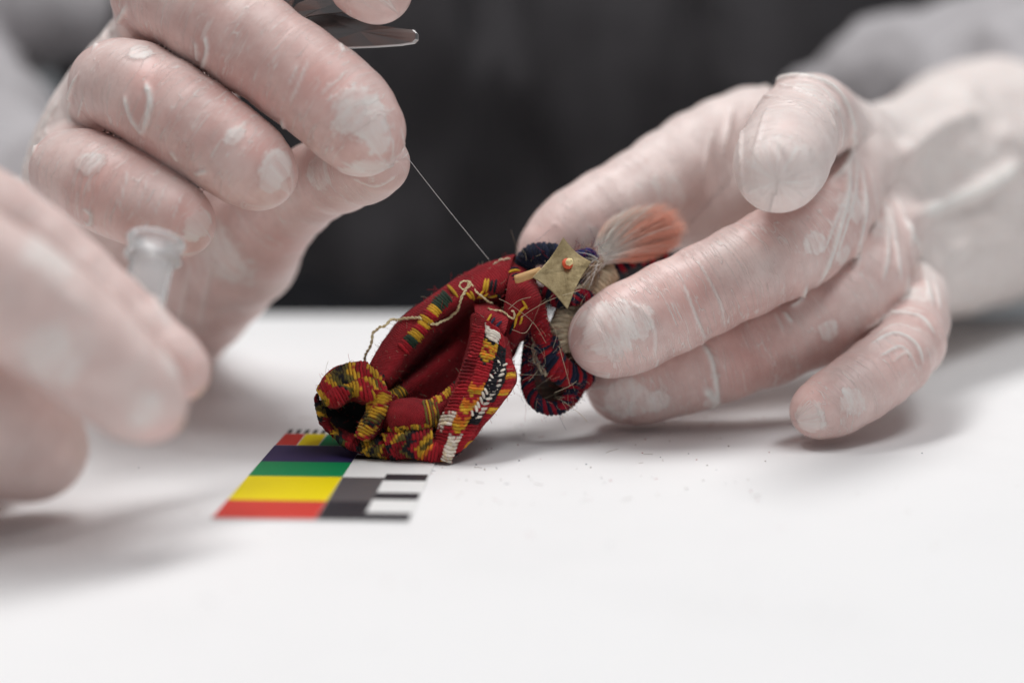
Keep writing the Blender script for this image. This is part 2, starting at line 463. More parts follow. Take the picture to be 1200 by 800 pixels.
class Hand:
    def __init__(s, fingers, palm, kp=.8, kf=.45, floor=None, noise=.02):
        s.f, s.p, s.kp, s.kf, s.floor, s.nz = fingers, palm, kp, kf, floor, noise
        ch = fingers + palm
        s.lo = np.min([c.lo for c in ch], 0) - .3; s.hi = np.max([c.hi for c in ch], 0) + .3
    def d(s, p):
        pd = None
        for c in s.p:
            q = c.d(p); pd = q if pd is None else smin(pd, q, s.kp)
        out = None
        for c in s.f:
            q = smin(c.d(p), pd, s.kf) if pd is not None else c.d(p)
            out = q if out is None else smin(out, q, .05)
        if s.floor is not None:                          # flesh flattened where it rests on the table
            out = -smin(-out, p[:, 2] - s.floor, .12)
        return out
    def build(s, name, parent, h, patches=(), ridges=(), reds=(), d0=25, lump=.02, pales=None):
        V, Q, N = grid_mesh(s.d, s.lo, s.hi, h)
        best = None
        for i, c in enumerate(s.f + s.p):
            q = c.coords(V)
            q = np.hstack([q, np.full((len(V), 1), i * 7.7)])
            if i >= len(s.f): q[:, 0] += .15
            best = q if best is None else np.where((q[:, 0] < best[:, 0])[:, None], q, best)
        patch = np.full(len(V), 9.0); ridge = np.zeros(len(V)); red = np.zeros(len(V)); disp = np.zeros(len(V))
        segs = []
        for (uv, wd, hg, wh) in ridges:
            uv = np.array(uv, float)
            seg = catmull(np.hstack([uv, np.zeros((len(uv), 1))]), np.ones(len(uv)), 6)[0][:, :2]
            segs.append(np.array(seg))
        allp = np.vstack([[p[:2] for p in patches]] + [[p[:2] for p in reds]] + segs) if len(ridges) else np.array([p[:2] for p in list(patches) + list(reds)])
        tr = trace(s.d, allp, d0, 60)
        for k, (u, v, r, *e) in enumerate(patches):
            c = tr[k]
            el, ang = (e + [1, 0])[:2] if e else (1, 0)
            ang = math.radians(ang)
            ax = RT * math.cos(ang) - UP * math.sin(ang); bx_ = RT * math.sin(ang) + UP * math.cos(ang)
            dv = V - c
            q = np.sqrt((dv @ ax / (r * el)) ** 2 + (dv @ bx_ / r) ** 2 + (dv @ FW / (r * max(1, el))) ** 2)
            patch = np.minimum(patch, q)
        disp += .018 * (1 - np.clip((patch - .8) / .3, 0, 1))
        k0 = len(patches)
        for k, (u, v, r) in enumerate(reds):
            red = np.maximum(red, np.exp(-(np.linalg.norm(V - tr[k0 + k], axis=1) / r) ** 2))
        k0 += len(reds)
        for (uv, wd, hg, wh), seg in zip(ridges, segs):
            pts = tr[k0:k0 + len(seg)]; k0 += len(seg)
            near = np.where(((V > pts.min(0) - .4) & (V < pts.max(0) + .4)).all(1))[0]
            if len(near) == 0: continue
            W = V[near]; dm = np.full(len(W), 9.0); tp = np.zeros(len(W)); L = len(pts)
            for j in range(L - 1):
                a, b2 = pts[j], pts[j + 1]; ba = b2 - a
                if np.linalg.norm(ba) > 1.2: continue
                hh = np.clip(((W - a) @ ba) / (ba @ ba + 1e-9), 0, 1)
                dd = np.linalg.norm(W - a - hh[:, None] * ba, axis=1)
                m = dd < dm; dm = np.where(m, dd, dm); tp = np.where(m, (j + hh) / (L - 1), tp)
            taper = np.clip(np.minimum(tp, 1 - tp) * 5 + .25, 0, 1)
            g = np.exp(-(dm / wd) ** 2) * taper
            disp[near] += hg * g
            ridge[near] = np.maximum(ridge[near], wh * np.clip(g * 1.5, 0, 1))
        disp += lump * fbm(V * .9, 2) + lump * .5 * fbm(best[:, 1:4] * np.array([2.6, .5, 1]) + 5, 2)
        pale = np.zeros(len(V))
        wsum = np.zeros(len(V))
        for i, c in enumerate(s.f + s.p):     # each finger's share of loose pale latex, blended where they meet
            q = c.coords(V); w_ = np.exp(-np.maximum(q[:, 0], 0) / .12)
            pv_ = (pales or {}).get(i, .75 if i >= len(s.f) else 0.0)
            if isinstance(pv_, tuple): pv_ = np.interp(q[:, 1] / c.L[-1], [0, .3, .6, 1], pv_)
            pale += w_ * pv_; wsum += w_
        pale /= wsum + 1e-6
        far_ = np.clip((V @ FW - CP @ FW - 45.5) / 4, 0, 1)
        disp += far_ * .16 * (1 - 2 * np.abs(fbm(V * np.array([.55, .3, .7]), 3)) - .5)      # crumpled cuff
        V2 = V + N * disp[:, None]
        if s.floor is not None: V2[:, 2] = np.maximum(V2[:, 2], .004)
        return mk(name, V2, Q, M_glove, parent, attrs={
            'finger': ('FLOAT_VECTOR', best[:, 1:4]), 'patch': ('FLOAT', patch),
            'ridge': ('FLOAT', ridge), 'red': ('FLOAT', red), 'pale': ('FLOAT', pale)})

seamstress = empty('person', (0, 66, 0))
tag(seamstress, 'person in charcoal top and white gloves holding the red textile and steel tool', 'person')

# right of the picture: hand that rests on the table and holds the bundle
hR = Hand(
    fingers=[
        C((958, 481, 38.0, .62), (985, 468, 38.3, .73), (1030, 437, 39.0, .80), (1066, 402, 40.2, .80), (1072, 350, 43, .85)),      # little finger
        C((728, 452, 39.8, .82), (760, 446, 39.8, .93), (850, 419, 39.9, .98), (950, 378, 40.3, 1.02), (1012, 330, 41.3, 1.02), (1030, 262, 44, 1.0)),
        C((712, 395, 38.2, .88), (745, 381, 38.3, 1.0), (830, 338, 38.6, 1.0), (910, 298, 39.0, 1.05), (962, 262, 40.2, 1.05), (990, 205, 43.5, 1.05)),
        C((913, 200, 35.9, .86), (917, 186, 36.8, .98), (935, 150, 38.8, 1.0), (950, 140, 41, 1.05), (965, 155, 44, 1.1)),
        C((645, 296, 41.0, .80), (680, 268, 41.3, 1.0), (750, 226, 42.0, 1.02), (815, 183, 43.2, 1.08), (880, 160, 44.6, 1.3)),
    ],
    palm=[
        C((900, 175, 45.5, 1.4), (1000, 230, 47, 1.6), (1090, 245, 51, 2.5), sub=False),
        C((770, 262, 43.2, .75), (830, 238, 43.2, .95), (890, 225, 43.6, 1.2), (960, 215, 44.5, 1.4)),
        C((962, 160, 44.4, 1.15), (1010, 205, 44.6, 1.15), (1035, 270, 44.8, 1.15), (1050, 335, 44.5, 1.05)),
        C((1000, 190, 45, 1.3), (1095, 210, 51, 2.7), (1150, 195, 55, 3.4), sub=False),
        C((1045, 320, 45, 1.2), (1095, 285, 51, 2.3), (1150, 250, 55, 3.0), sub=False),
    ], kp=1.0, kf=.5, floor=0.0)
gR = hR.build('glove', seamstress, .058,
    patches=[(712, 385, .72, 1.1, -25), (745, 378, .45), (735, 468, .55, 1.3, -15), (770, 470, .35), (915, 190, .78), (1000, 470, .42, .8, -60), (950, 490, .4),
             (955, 285, .38, .8, 60), (972, 388, .26), (1000, 240, .55, .8, 75), (990, 300, .45, .6, 80), (1035, 270, .5, .7, 60), (838, 440, .16, .6, 85), (834, 470, .22),
             (880, 235, .4, 1.8, -20), (770, 240, .8, 1.6, -30), (700, 285, .5), (960, 110, .5, 1.5, 30), (1090, 300, .6), (1075, 345, .45, 1, 0)],
    ridges=[([(880, 110), (930, 92), (975, 105), (996, 145), (994, 190), (972, 216)], .09, .14, .9),
            ([(968, 112), (985, 145), (984, 180)], .06, .07, .7),
            ([(997, 190), (990, 240), (975, 295), (958, 335)], .07, .10, .9),
            ([(1012, 215), (1010, 265), (1005, 315)], .06, .06, .8),
            ([(1040, 235), (1050, 290), (1055, 330)], .07, .08, .8),
            ([(1055, 250), (1080, 310), (1092, 360)], .08, .09, .9),
            ([(1012, 388), (1045, 368), (1078, 371), (1096, 392)], .055, .07, .95),
            ([(1018, 405), (1048, 391), (1072, 402), (1082, 425)], .05, .07, .95),
            ([(1030, 418), (1055, 406), (1068, 420)], .04, .04, .8),
            ([(945, 335), (938, 352), (926, 360)], .05, .08, 1),
            ([(918, 365), (928, 378)], .05, .06, 1),
            ([(823, 402), (833, 420), (838, 445), (842, 478)], .06, .10, 1),
            ([(826, 455), (836, 468), (832, 480)], .10, .09, 1),
            ([(800, 330), (815, 370), (828, 400)], .035, .03, .7),
            ([(815, 300), (842, 350), (850, 385)], .03, .025, .6),
            ([(735, 350), (765, 380), (768, 420)], .05, .03, .6),
            ([(700, 375), (715, 400), (725, 425)], .05, -.03, .2),
            ([(690, 460), (710, 478), (715, 492)], .05, -.03, .3),
            ([(860, 120), (850, 170), (855, 220)], .06, .07, .6),
            ([(880, 118), (868, 170), (872, 225)], .05, .06, .6),
            ([(905, 165), (920, 190), (925, 215)], .05, -.04, .1),
            ([(640, 275), (650, 262), (660, 270)], .03, .02, .3),
            ([(1004, 178), (1002, 220), (992, 262), (980, 300)], .045, .06, .85), ([(1008, 186), (1012, 230), (1008, 275), (998, 318)], .045, .06, .85),
            ([(1018, 192), (1026, 240), (1024, 285)], .04, .05, .8), ([(1028, 205), (1038, 255), (1040, 300), (1034, 330)], .05, .06, .85), ([(990, 225), (978, 262), (962, 300)], .04, .05, .8),
            ([(1048, 222), (1064, 270), (1072, 320)], .05, .06, .85), ([(1062, 262), (1082, 320), (1086, 355)], .045, .06, .85), ([(1074, 285), (1094, 330), (1102, 365)], .05, .07, .9),
            ([(905, 98), (940, 108), (970, 132), (982, 165)], .05, .06, .7), ([(890, 112), (925, 118), (955, 140)], .04, .04, .6), ([(858, 130), (846, 180), (848, 235)], .05, .05, .6), ([(838, 145), (826, 195), (826, 240)], .05, .05, .5), ([(900, 125), (888, 165), (880, 210)], .05, .05, .6),
            ([(1030, 378), (1060, 362), (1085, 366)], .035, .04, .8), ([(1024, 395), (1050, 380), (1082, 390)], .03, .035, .8), ([(1045, 425), (1062, 414), (1078, 436)], .03, .03, .6),
            ([(1070, 255), (1110, 236), (1150, 217), (1196, 192)], .26, .36, 1), ([(1050, 190), (1100, 150), (1150, 130)], .3, .25, .6), ([(1110, 300), (1150, 270), (1190, 262)], .3, .25, .6)],
    reds=[(640, 275, .6), (700, 255, .35), (960, 465, .5), (1040, 430, .6), (800, 350, .6), (870, 420, .7), (925, 150, .5)], pales={5: .95, 6: .8, 7: .85, 8: .95, 9: .95, 0: (.1, .05, .15, .8), 1: (0, 0, .05, .7), 2: (.15, 0, .05, .7), 3: (.75, .6, .5, .8), 4: (.35, .55, .65, .7)})

# left of the picture: hand with the tool and the thread
hL = Hand(
    fingers=[
        C((446, -9, 36.6, .62), (432, -25, 36.7, .85), (392, -78, 37.2, .95), (290, -125, 38.2, 1.0), (190, -50, 42, 1.05)),          # index finger, tip in view
        C((424, 155, 36.2, .92), (402, 130, 36.3, 1.02), (345, 84, 36.6, 1.05), (245, 18, 37.0, 1.08), (188, -6, 38.2, 1.05), (200, 35, 42, 1.1)),
        C((305, 203, 36.3, .78), (285, 188, 36.3, .90), (225, 146, 36.5, 1.0), (160, 106, 36.9, 1.02), (134, 102, 38.2, .96), (142, 118, 42, 1.1)),
        C((214, 263, 36.3, .68), (194, 252, 36.3, .82), (142, 226, 36.5, .95), (98, 205, 37.0, .95), (82, 200, 38.4, .84), (105, 190, 42, 1.0)),
        C((446, 192, 37.4, .62), (425, 196, 37.9, .80), (370, 214, 39.6, .90), (325, 250, 41.2, 1.0), (285, 300, 42.6, 1.25)),             # thumb
    ],
    palm=[
        C((212, 28, 41.6, 1.1), (150, 95, 41.4, 1.12), (108, 150, 41.2, 1.08), (80, 208, 41.4, 1.05)),
        C((290, 290, 43, 1.3), (225, 345, 45, 1.6), (170, 380, 48, 2.0)),
        C((208, 78, 43.6, 1.35), (205, 240, 44.5, 1.8), (160, 350, 48, 2.1)),
        C((118, 182, 43.4, 1.2), (135, 280, 45, 1.9), (130, 360, 49, 2.2)),
        C((150, 370, 49, 2.2), (-30, 290, 57, 2.5), sub=False),
    ], kp=1.0, kf=.5)
gL = hL.build('glove', seamstress, .058,
    patches=[(425, 135, .62, 1.15, 40), (445, 170, .3), (325, 195, .38, 1.25, -50), (318, 215, .28), (232, 265, .30, 1.4, -50), (105, 190, .3, 1.2, -30),
             (165, 60, .25, 1.4, -40), (250, 290, 1.3, .5, -50), (430, 205, .5, 1.4, -15), (375, 200, .5), (60, 110, .6, 1.8, -60), (40, 170, .5, 1.6, -65), (110, 40, .6, 2, -50), (275, 160, .18, 1.8, -50)],
    ridges=[([(146, 112), (153, 138), (167, 158)], .05, .07, .95), ([(171, 98), (176, 122), (167, 158)], .055, .08, 1),
            ([(241, 42), (243, 62), (236, 82)], .05, .07, .95), ([(230, 50), (231, 72)], .045, .05, .9),
            ([(98, 115), (92, 140)], .04, .04, .8), ([(200, 178), (208, 190)], .05, .06, .8), ([(228, 205), (243, 200)], .05, .06, .9),
            ([(98, 246), (107, 250), (106, 262), (99, 260)], .04, .06, 1), ([(330, 140), (334, 150)], .05, .07, .9),
            ([(398, 52), (403, 62)], .05, .06, .8), ([(350, 75), (338, 100)], .03, .025, .6), ([(362, 70), (345, 110), (340, 118)], .03, .03, .6),
            ([(290, 140), (270, 165)], .03, .03, .7), ([(200, 260), (215, 225)], .025, .025, .6), ([(180, 255), (195, 215)], .025, .025, .6), ([(140, 245), (150, 200)], .025, .025, .6),
            ([(160, 250), (175, 205)], .025, .025, .5), ([(400, 190), (435, 200), (468, 188)], .04, .05, .9), ([(410, 208), (440, 218), (466, 205)], .03, .04, .8),
            ([(470, 150), (472, 175), (455, 190)], .03, .03, .7), ([(72, 115), (52, 150), (38, 185)], .06, .07, .9), ([(92, 88), (82, 115), (84, 150)], .06, .08, .95), ([(62, 135), (50, 165)], .05, .05, .8),
            ([(150, 8), (128, 42)], .06, .08, .9), ([(136, 20), (108, 60)], .05, .06, .9), ([(255, 290), (240, 350), (235, 385)], .07, .05, .5), ([(225, 300), (218, 340), (210, 380)], .07, .05, .5)],
    reds=[(380, 90, .7), (290, 130, .6), (170, 90, .5), (110, 210, .5), (340, 290, .9), (410, 110, .4), (300, 175, .5), (215, 245, .5)], pales={0: (.2, .1, .1, .5), 1: (0, 0, .05, .8), 2: (0, 0, .1, .8), 3: (0, 0, .1, .8), 4: (.3, .1, .1, .2), 5: .85, 6: .25, 7: .3, 8: .4})

# sleeves and top of the same person, far out of focus
class Blob:
    def __init__(s, chains, k=1.5, amp=.0, fr=.3, st=(1, 1, 1)):
        for c in chains: c.reach = k + 1
        s.c, s.k, s.amp, s.fr, s.st = chains, k, amp, fr, np.array(st)
        s.lo = np.min([c.lo for c in chains], 0) - .6; s.hi = np.max([c.hi for c in chains], 0) + .6
    def d(s, p):
        o = None
        for c in s.c:
            q = c.d(p); o = q if o is None else smin(o, q, s.k)
        return o
    def build(s, name, parent, h, mat, floor=None):
        V, Q, N = grid_mesh(s.d, s.lo, s.hi, h)
        f = fbm(V * s.fr * s.st, 3)
        f = 1 - 2 * np.abs(f)                       # creased cloth
        V = V + N * (s.amp * (f - .4))[:, None]
        if floor is not None: V[:, 2] = np.maximum(V[:, 2], floor)
        return mk(name, V, Q, mat, parent)
Blob([Chain([(P(1150, 215, 55.5), 3.3), (P(1220, 170, 60), 4.3), (P(1330, 60, 72), 5.5)], .8, False),
      Chain([(P(955, 118, 63), 1.6), (P(1060, 105, 63), 2.4), (P(1160, 100, 64), 3.0), (P(1330, 60, 72), 4.0)], .8, False)],
     1.0, .8, .28, (1, 1, .6)).build('sleeve', seamstress, .25, M_gown, .01)
Blob([Chain([(P(20, 280, 55.5), 3.0), (P(-60, 190, 62), 3.8), (P(-160, 60, 72), 5.0)], .8, False),
      Chain([(P(105, 15, 68), 1.5), (P(40, 10, 69), 2.0), (P(-60, 10, 70), 2.6), (P(-160, 60, 72), 4.0)], .8, False)],
     1.0, .8, .28, (1, 1, .6)).build('sleeve', seamstress, .25, M_gown, .01)
sh = Blob([Chain([((-7, 74, -14), 9), ((-9, 76, 8), 9.5), ((-10, 79, 28), 9)], 2, False),
           Chain([((7, 74, -14), 9), ((9, 76, 8), 9.5), ((10, 79, 28), 9)], 2, False),
           Chain([((-17, 78, 30), 6), ((17, 78, 30), 6)], 2, False)], 5.0, 1.7, .2, (1, 1, .35))
sh.build('shirt', seamstress, .5, M_shirt)

def bead(name, c, axis, R, r, parent):
    axis = axis / np.linalg.norm(axis); x = np.cross(axis, [0, 0, 1.0]); x /= np.linalg.norm(x); y = np.cross(axis, x)
    th = np.linspace(0, 2 * math.pi, 60)
    pts = np.array([c + (x * math.cos(t) + y * math.sin(t)) * (R + .10 * math.sin(3 * t + 1) + .06 * math.sin(7 * t)) + axis * (.25 * math.sin(2 * t)) for t in th])
    V, F, _ = tubes([(pts, r)], 10)
    return mk(name, V, F, M_bead, parent)
M_bead = plain('rolled_latex', (.76, .73, .70), .5, .4, var=.05)
bead('cuff', P(1150, 218, 55.4), P(1190, 190, 57) - P(1085, 250, 51.5), 3.7, .26, gR)
bead('cuff', P(40, 320, 53.5), P(-30, 290, 57) - P(150, 370, 49), 2.6, .22, gL)

M_lower = plain('near_black', (.012, .012, .014), .9, .1, var=.2, vs_=60)  # near-black lower body, a dark band just above the table's far edge
Blob([Chain([((-9, 71, -16), 8.4), ((-9, 72.4, -6.8), 8.6)], 2, False), Chain([((9, 71, -16), 8.4), ((9, 72.4, -6.8), 8.6)], 2, False), Chain([((-6, 72, -7), 8.4), ((6, 72, -7), 8.4)], 2, False)], 3.0, .3, .2).build('lower_body', seamstress, .5, M_lower)

# ------------------------------------------------------------------ the woven bundle
RED = lin(160, 30, 40); DRED = lin(124, 18, 29); YEL = lin(204, 158, 46); GRN = lin(44, 62, 48); BLK = lin(30, 28, 34)
NAVY = lin(30, 36, 58); CREAM = lin(222, 206, 176); OLV = lin(104, 92, 44); ORG = lin(214, 122, 40); WHT = lin(226, 216, 202); CRIM = lin(150, 22, 44)
bundle = empty('textile_bundle', G(480, 538))
tag(bundle, 'small red woven bundle with yellow patterned bands, cords, metal plaque and orange feather', 'textile')

from mathutils.bvhtree import BVHTree
from mathutils import Vector
def cr_eval(A, x):
    """Catmull-Rom along axis 0 of A at positions x in 0..1"""
    n = len(A); A = np.concatenate([[2 * A[0] - A[1]], A, [2 * A[-1] - A[-2]]])
    q = np.clip(np.asarray(x) * (n - 1), 0, n - 1 - 1e-6); i = q.astype(int)
    t = (q - i).reshape(-1, *[1] * (A.ndim - 1))
    p0, p1, p2, p3 = A[i], A[i + 1], A[i + 2], A[i + 3]
    return .5 * (2 * p1 + (p2 - p0) * t + (2 * p0 - 5 * p1 + 4 * p2 - p3) * t ** 2 + (3 * p1 - p0 - 3 * p2 + p3) * t ** 3)
class Sheet:
    """cloth lofted through rails of (u, v, depth); s runs along a rail, t from rail to rail"""
    def __init__(s, rails, col, amp=.06):
        s.R = np.array([[P(*q) for q in r] for r in rails]); s.col = col; s.amp = amp
        ls = np.linalg.norm(np.diff(s.R, axis=1), axis=2).sum(1).mean(); lt = np.linalg.norm(np.diff(s.R, axis=0), axis=2).sum(0).mean()
        s.ls, s.lt = ls, lt
    def raw(s, S_, T_):
        out = np.empty((len(T_), len(S_), 3))
        g = cr_eval(s.R, T_)                                   # len(T) x ncol x 3
        return np.swapaxes(cr_eval(np.swapaxes(g, 0, 1), S_), 0, 1)
    def grid(s, S_, T_):
        p = s.raw(S_, T_)
        e = 1e-3
        ds = s.raw(np.clip(S_ + e, 0, 1), T_) - s.raw(np.clip(S_ - e, 0, 1), T_)
        dt = s.raw(S_, np.clip(T_ + e, 0, 1)) - s.raw(S_, np.clip(T_ - e, 0, 1))
        n = np.cross(ds, dt); n /= np.linalg.norm(n, axis=2)[..., None] + 1e-12
        if (n * FW).sum(2).mean() > 0: n = -n
        f = s.amp * (fbm(p * 2.3, 3) + .35 * fbm(p * 7, 2))
        p = p + n * f[..., None]
        p[..., 2] = np.maximum(p[..., 2], .05)
        return p, n
    def build(s, i, th=.07):
        ns, nt = max(int(s.ls / .035), 8), max(int(s.lt / .035), 8)
        S_, T_ = np.linspace(0, 1, ns), np.linspace(0, 1, nt)
        p, n = s.grid(S_, T_)
        edge = np.minimum(np.minimum(S_, 1 - S_)[None, :] * s.ls, np.minimum(T_, 1 - T_)[:, None] * s.lt)
        round_ = np.sqrt(np.clip(1 - (1 - np.clip(edge / (th * .6), 0, 1)) ** 2, .02, 1))[..., None]
        fr, bk = p + n * th * .5 * round_, p - n * th * .5 * round_
        V = np.vstack([fr.reshape(-1, 3), bk.reshape(-1, 3)])
        I = np.arange(ns * nt).reshape(nt, ns)
        q = np.stack([I[:-1, :-1], I[:-1, 1:], I[1:, 1:], I[1:, :-1]], -1).reshape(-1, 4)
        rim = np.concatenate([I[0, :], I[1:, -1], I[-1, -2::-1], I[-2:0:-1, 0]]); r2 = np.roll(rim, -1); m = ns * nt
        Q = np.vstack([q, q[:, ::-1] + m, np.stack([rim, r2, r2 + m, rim + m], 1)])
        V[:, 2] = np.maximum(V[:, 2], .036)
        st = np.stack(np.meshgrid(S_ * s.ls, T_ * s.lt, indexing='xy'), -1).reshape(-1, 2)
        st = np.hstack([st, np.full((len(st), 1), i * 5.1)]); st = np.vstack([st, st])
        c = np.asarray(s.col) * (1 + .22 * fbm(V * 3, 3))[:, None]
        return V, Q, st, c
SH = dict(
 hollow=Sheet([
  [(612,305,39.3),(560,325,39.3),(515,352,39.1),(478,382,38.9),(455,410,38.6),(436,436,38.0)],
  [(603,299,38.9),(558,315,38.8),(513,343,38.6),(476,370,38.4),(452,398,38.1),(434,428,37.6)],
  [(598,315,38.4),(554,328,38.25),(510,356,38.0),(476,386,37.8),(454,412,37.5),(440,435,37.2)],
  [(592,338,38.2),(552,346,37.9),(518,366,37.7),(488,398,37.5),(466,424,37.3),(450,444,37.0)],
  [(590,346,38.5),(551,354,38.3),(521,374,38.2),(493,405,38.0),(470,431,37.7),(454,450,37.3)],
  [(588,350,38.9),(551,368,39.2),(523,396,39.2),(495,421,38.9),(471,445,38.4),(455,459,37.8)],
  [(588,360,38.8),(552,390,38.7),(528,412,38.3),(502,434,37.9),(478,452,37.6),(460,466,37.3)],
  [(588,368,38.9),(556,404,38.8),(534,428,38.5),(510,449,38.2),(486,466,37.9),(466,477,37.6)],
  [(588,375,39.1),(560,418,39.2),(541,446,39.0),(516,468,38.7),(492,482,38.4),(470,490,38.1)]], RED, .035),
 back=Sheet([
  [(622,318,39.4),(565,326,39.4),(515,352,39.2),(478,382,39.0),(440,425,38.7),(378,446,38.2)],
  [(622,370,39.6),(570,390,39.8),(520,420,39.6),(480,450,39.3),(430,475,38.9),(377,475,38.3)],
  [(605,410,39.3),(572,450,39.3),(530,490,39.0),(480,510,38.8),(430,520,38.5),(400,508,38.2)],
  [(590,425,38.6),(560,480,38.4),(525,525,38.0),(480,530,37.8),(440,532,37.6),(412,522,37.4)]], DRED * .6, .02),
 lip=Sheet([
  [(442,436,37.7),(424,425,37.7),(402,428,37.7),(384,440,37.6),(373,456,37.5)],
  [(446,440,37.2),(426,430,37.2),(404,435,37.1),(386,446,37.0),(374,460,37.0)],
  [(450,450,36.9),(430,446,36.9),(408,452,36.8),(391,457,36.7),(378,467,36.8)],
  [(452,462,36.8),(434,466,36.6),(412,461,36.9),(397,472,36.6),(381,474,36.9)],
  [(450,468,37.6),(434,472,37.4),(412,468,37.6),(397,478,37.4),(386,480,37.5)]], RED),
 fold=Sheet([
  [(428,458,37.2),(432,476,37.2),(424,494,37.1),(418,512,37.0)],
  [(436,458,36.7),(438,476,36.7),(430,494,36.6),(421,512,36.6)],
  [(450,458,36.6),(449,476,36.6),(438,496,36.5),(426,513,36.5)],
  [(466,464,37.3),(458,480,37.2),(448,500,37.0),(434,515,36.9)]], RED),
 mouth=Sheet([
  [(372,461,37.8),(379,486,37.9),(397,502,37.7),(425,510,37.4),(455,508,37.3),(482,500,37.1)],
  [(371,464,37.5),(378,491,37.4),(396,508,37.3),(426,516,37.0),(456,515,36.9),(484,507,36.8)],
  [(374,474,37.4),(385,502,37.1),(403,518,36.9),(430,525,36.7),(459,524,36.6),(487,516,36.6)],
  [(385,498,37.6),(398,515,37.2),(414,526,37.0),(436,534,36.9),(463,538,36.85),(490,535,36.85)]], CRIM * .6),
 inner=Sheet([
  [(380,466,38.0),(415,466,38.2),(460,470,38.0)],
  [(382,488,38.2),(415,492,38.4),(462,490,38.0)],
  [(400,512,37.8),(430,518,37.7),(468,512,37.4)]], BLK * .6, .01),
 bulge=Sheet([
  [(447,478,38.0),(456,470,37.4),(482,468,37.3),(506,468,37.4),(530,453,37.7),(553,432,38.1)],
  [(445,482,37.6),(455,474,36.9),(481,471,36.8),(506,471,36.9),(530,456,37.3),(553,435,37.7)],
  [(447,490,37.3),(458,486,36.55),(482,484,36.45),(508,481,36.65),(531,463,37.1),(553,441,37.6)],
  [(452,504,37.2),(462,502,36.6),(486,500,36.5),(509,496,36.7),(529,480,37.1),(548,456,37.5)],
  [(458,512,37.5),(466,510,37.1),(490,508,37.1),(511,506,37.1),(529,495,37.3),(546,470,37.7)]], RED),
 foot=Sheet([
  [(448,508,37.0),(474,503,36.9),(504,502,37.0)],
  [(450,513,36.65),(476,507,36.5),(505,506,36.6)],
  [(455,524,36.5),(479,518,36.35),(504,518,36.45)],
  [(462,538,36.75),(482,538,36.6),(505,539,36.6)]], RED),
 corner=Sheet([
  [(498,506,37.0),(514,508,36.9),(532,500,37.0)],
  [(496,520,36.5),(511,524,36.4),(529,516,36.5)],
  [(490,539,36.6),(507,542,36.5),(525,541,36.5)]], RED),
 flap=Sheet([
  [(552,372,38.0),(548,408,37.8),(534,450,37.5),(514,494,37.2),(500,530,36.9)],
  [(557,366,37.5),(554,404,37.3),(539,448,36.9),(519,492,36.6),(505,532,36.6)],
  [(570,374,37.15),(566,406,36.95),(552,449,36.6),(533,491,36.35),(517,537,36.4)],
  [(584,386,37.15),(581,412,36.95),(568,450,36.6),(550,490,36.4),(528,540,36.45)],
  [(588,392,37.3),(589,416,37.15),(584,450,36.8),(562,490,36.55),(536,530,36.55)],
  [(592,394,37.6),(598,420,37.5),(603,446,37.3),(574,486,36.9),(546,517,36.75)],
  [(594,396,38.0),(598,424,37.9),(600,448,37.7),(572,488,37.3),(545,520,37.0)]], RED, .04),
 shoulder=Sheet([
  [(556,356,38.3),(572,356,38.4),(594,366,38.5)],
  [(556,362,37.8),(574,362,37.8),(596,372,37.9)],
  [(558,372,37.35),(574,377,37.25),(592,389,37.35)],
  [(558,384,37.5),(572,390,37.4),(588,400,37.5)]], RED),
 neck=Sheet([
  [(598,306,39.0),(612,310,38.9),(628,328,38.9)],
  [(597,318,38.5),(613,322,38.4),(631,338,38.5)],
  [(594,338,38.0),(613,340,37.9),(634,354,38.1)],
  [(590,360,37.9),(612,362,37.8),(630,372,38.0)],
  [(592,385,37.9),(606,388,37.9),(622,386,38.2)],
  [(597,414,38.2),(604,406,38.2),(617,395,38.5)]], RED * .85, .05),
)
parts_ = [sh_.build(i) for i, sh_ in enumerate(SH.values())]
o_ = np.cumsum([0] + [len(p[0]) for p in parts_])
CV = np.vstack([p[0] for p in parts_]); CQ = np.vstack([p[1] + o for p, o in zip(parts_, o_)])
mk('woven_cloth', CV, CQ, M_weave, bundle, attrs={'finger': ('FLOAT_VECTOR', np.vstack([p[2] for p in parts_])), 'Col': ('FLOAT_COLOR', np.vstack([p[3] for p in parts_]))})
BV = BVHTree.FromPolygons([Vector(v) for v in CV], [list(map(int, q)) for q in CQ])
def ctrace(uv):
    P_, N_ = [], []
    for q in uv:
        r = ray(*q); r = r / np.linalg.norm(r)
        h, n, _, _ = BV.ray_cast(Vector(CP), Vector(r))
        if h is None: P_.append(CP + r * 99 * (1 + len(P_))); N_.append(-r)
        else:
            n = np.array(n); n = -n if n @ r > 0 else n
            P_.append(np.array(h)); N_.append(n)
    return np.array(P_), np.array(N_)

# embroidered yarn laid on the cloth: every stitch a short bent tube
PAL = dict(R=RED, Y=YEL, G=GRN, K=BLK, O=ORG, W=WHT, N=NAVY, L=OLV, C=CREAM, D=DRED)
def stitches(name, segs):
    """segs: (uv0, uv1, radius cm, colour letter)"""
    uv = []
    for a, b, r, c in segs:
        a, b = np.array(a, float), np.array(b, float)
        for t in (0, .25, .5, .75, 1): uv.append(a + (b - a) * t)
    pts, nr = ctrace(uv)
    paths, cols = [], []
    for k, (a, b, r, c) in enumerate(segs):
        p = pts[5 * k:5 * k + 5]; n = nr[5 * k:5 * k + 5]
        if np.linalg.norm(np.diff(p, axis=0), axis=1).max() > .35: continue
        p = p + n * (r * np.array([-.3, .5, .7, .5, -.3]))[:, None]
        paths.append((p, r * np.array([.5, .95, 1, .95, .5])))
        cols.append(PAL[c] * RNG.uniform(.75, 1.2))
    if not paths: return None
    V, F, CC = tubes(paths, 6, cols=cols)
    o = mk(name, V, F, M_yarn, bundle, attrs={'Col': ('FLOAT_COLOR', CC)})
    o['kind'] = 'stuff'
    return o
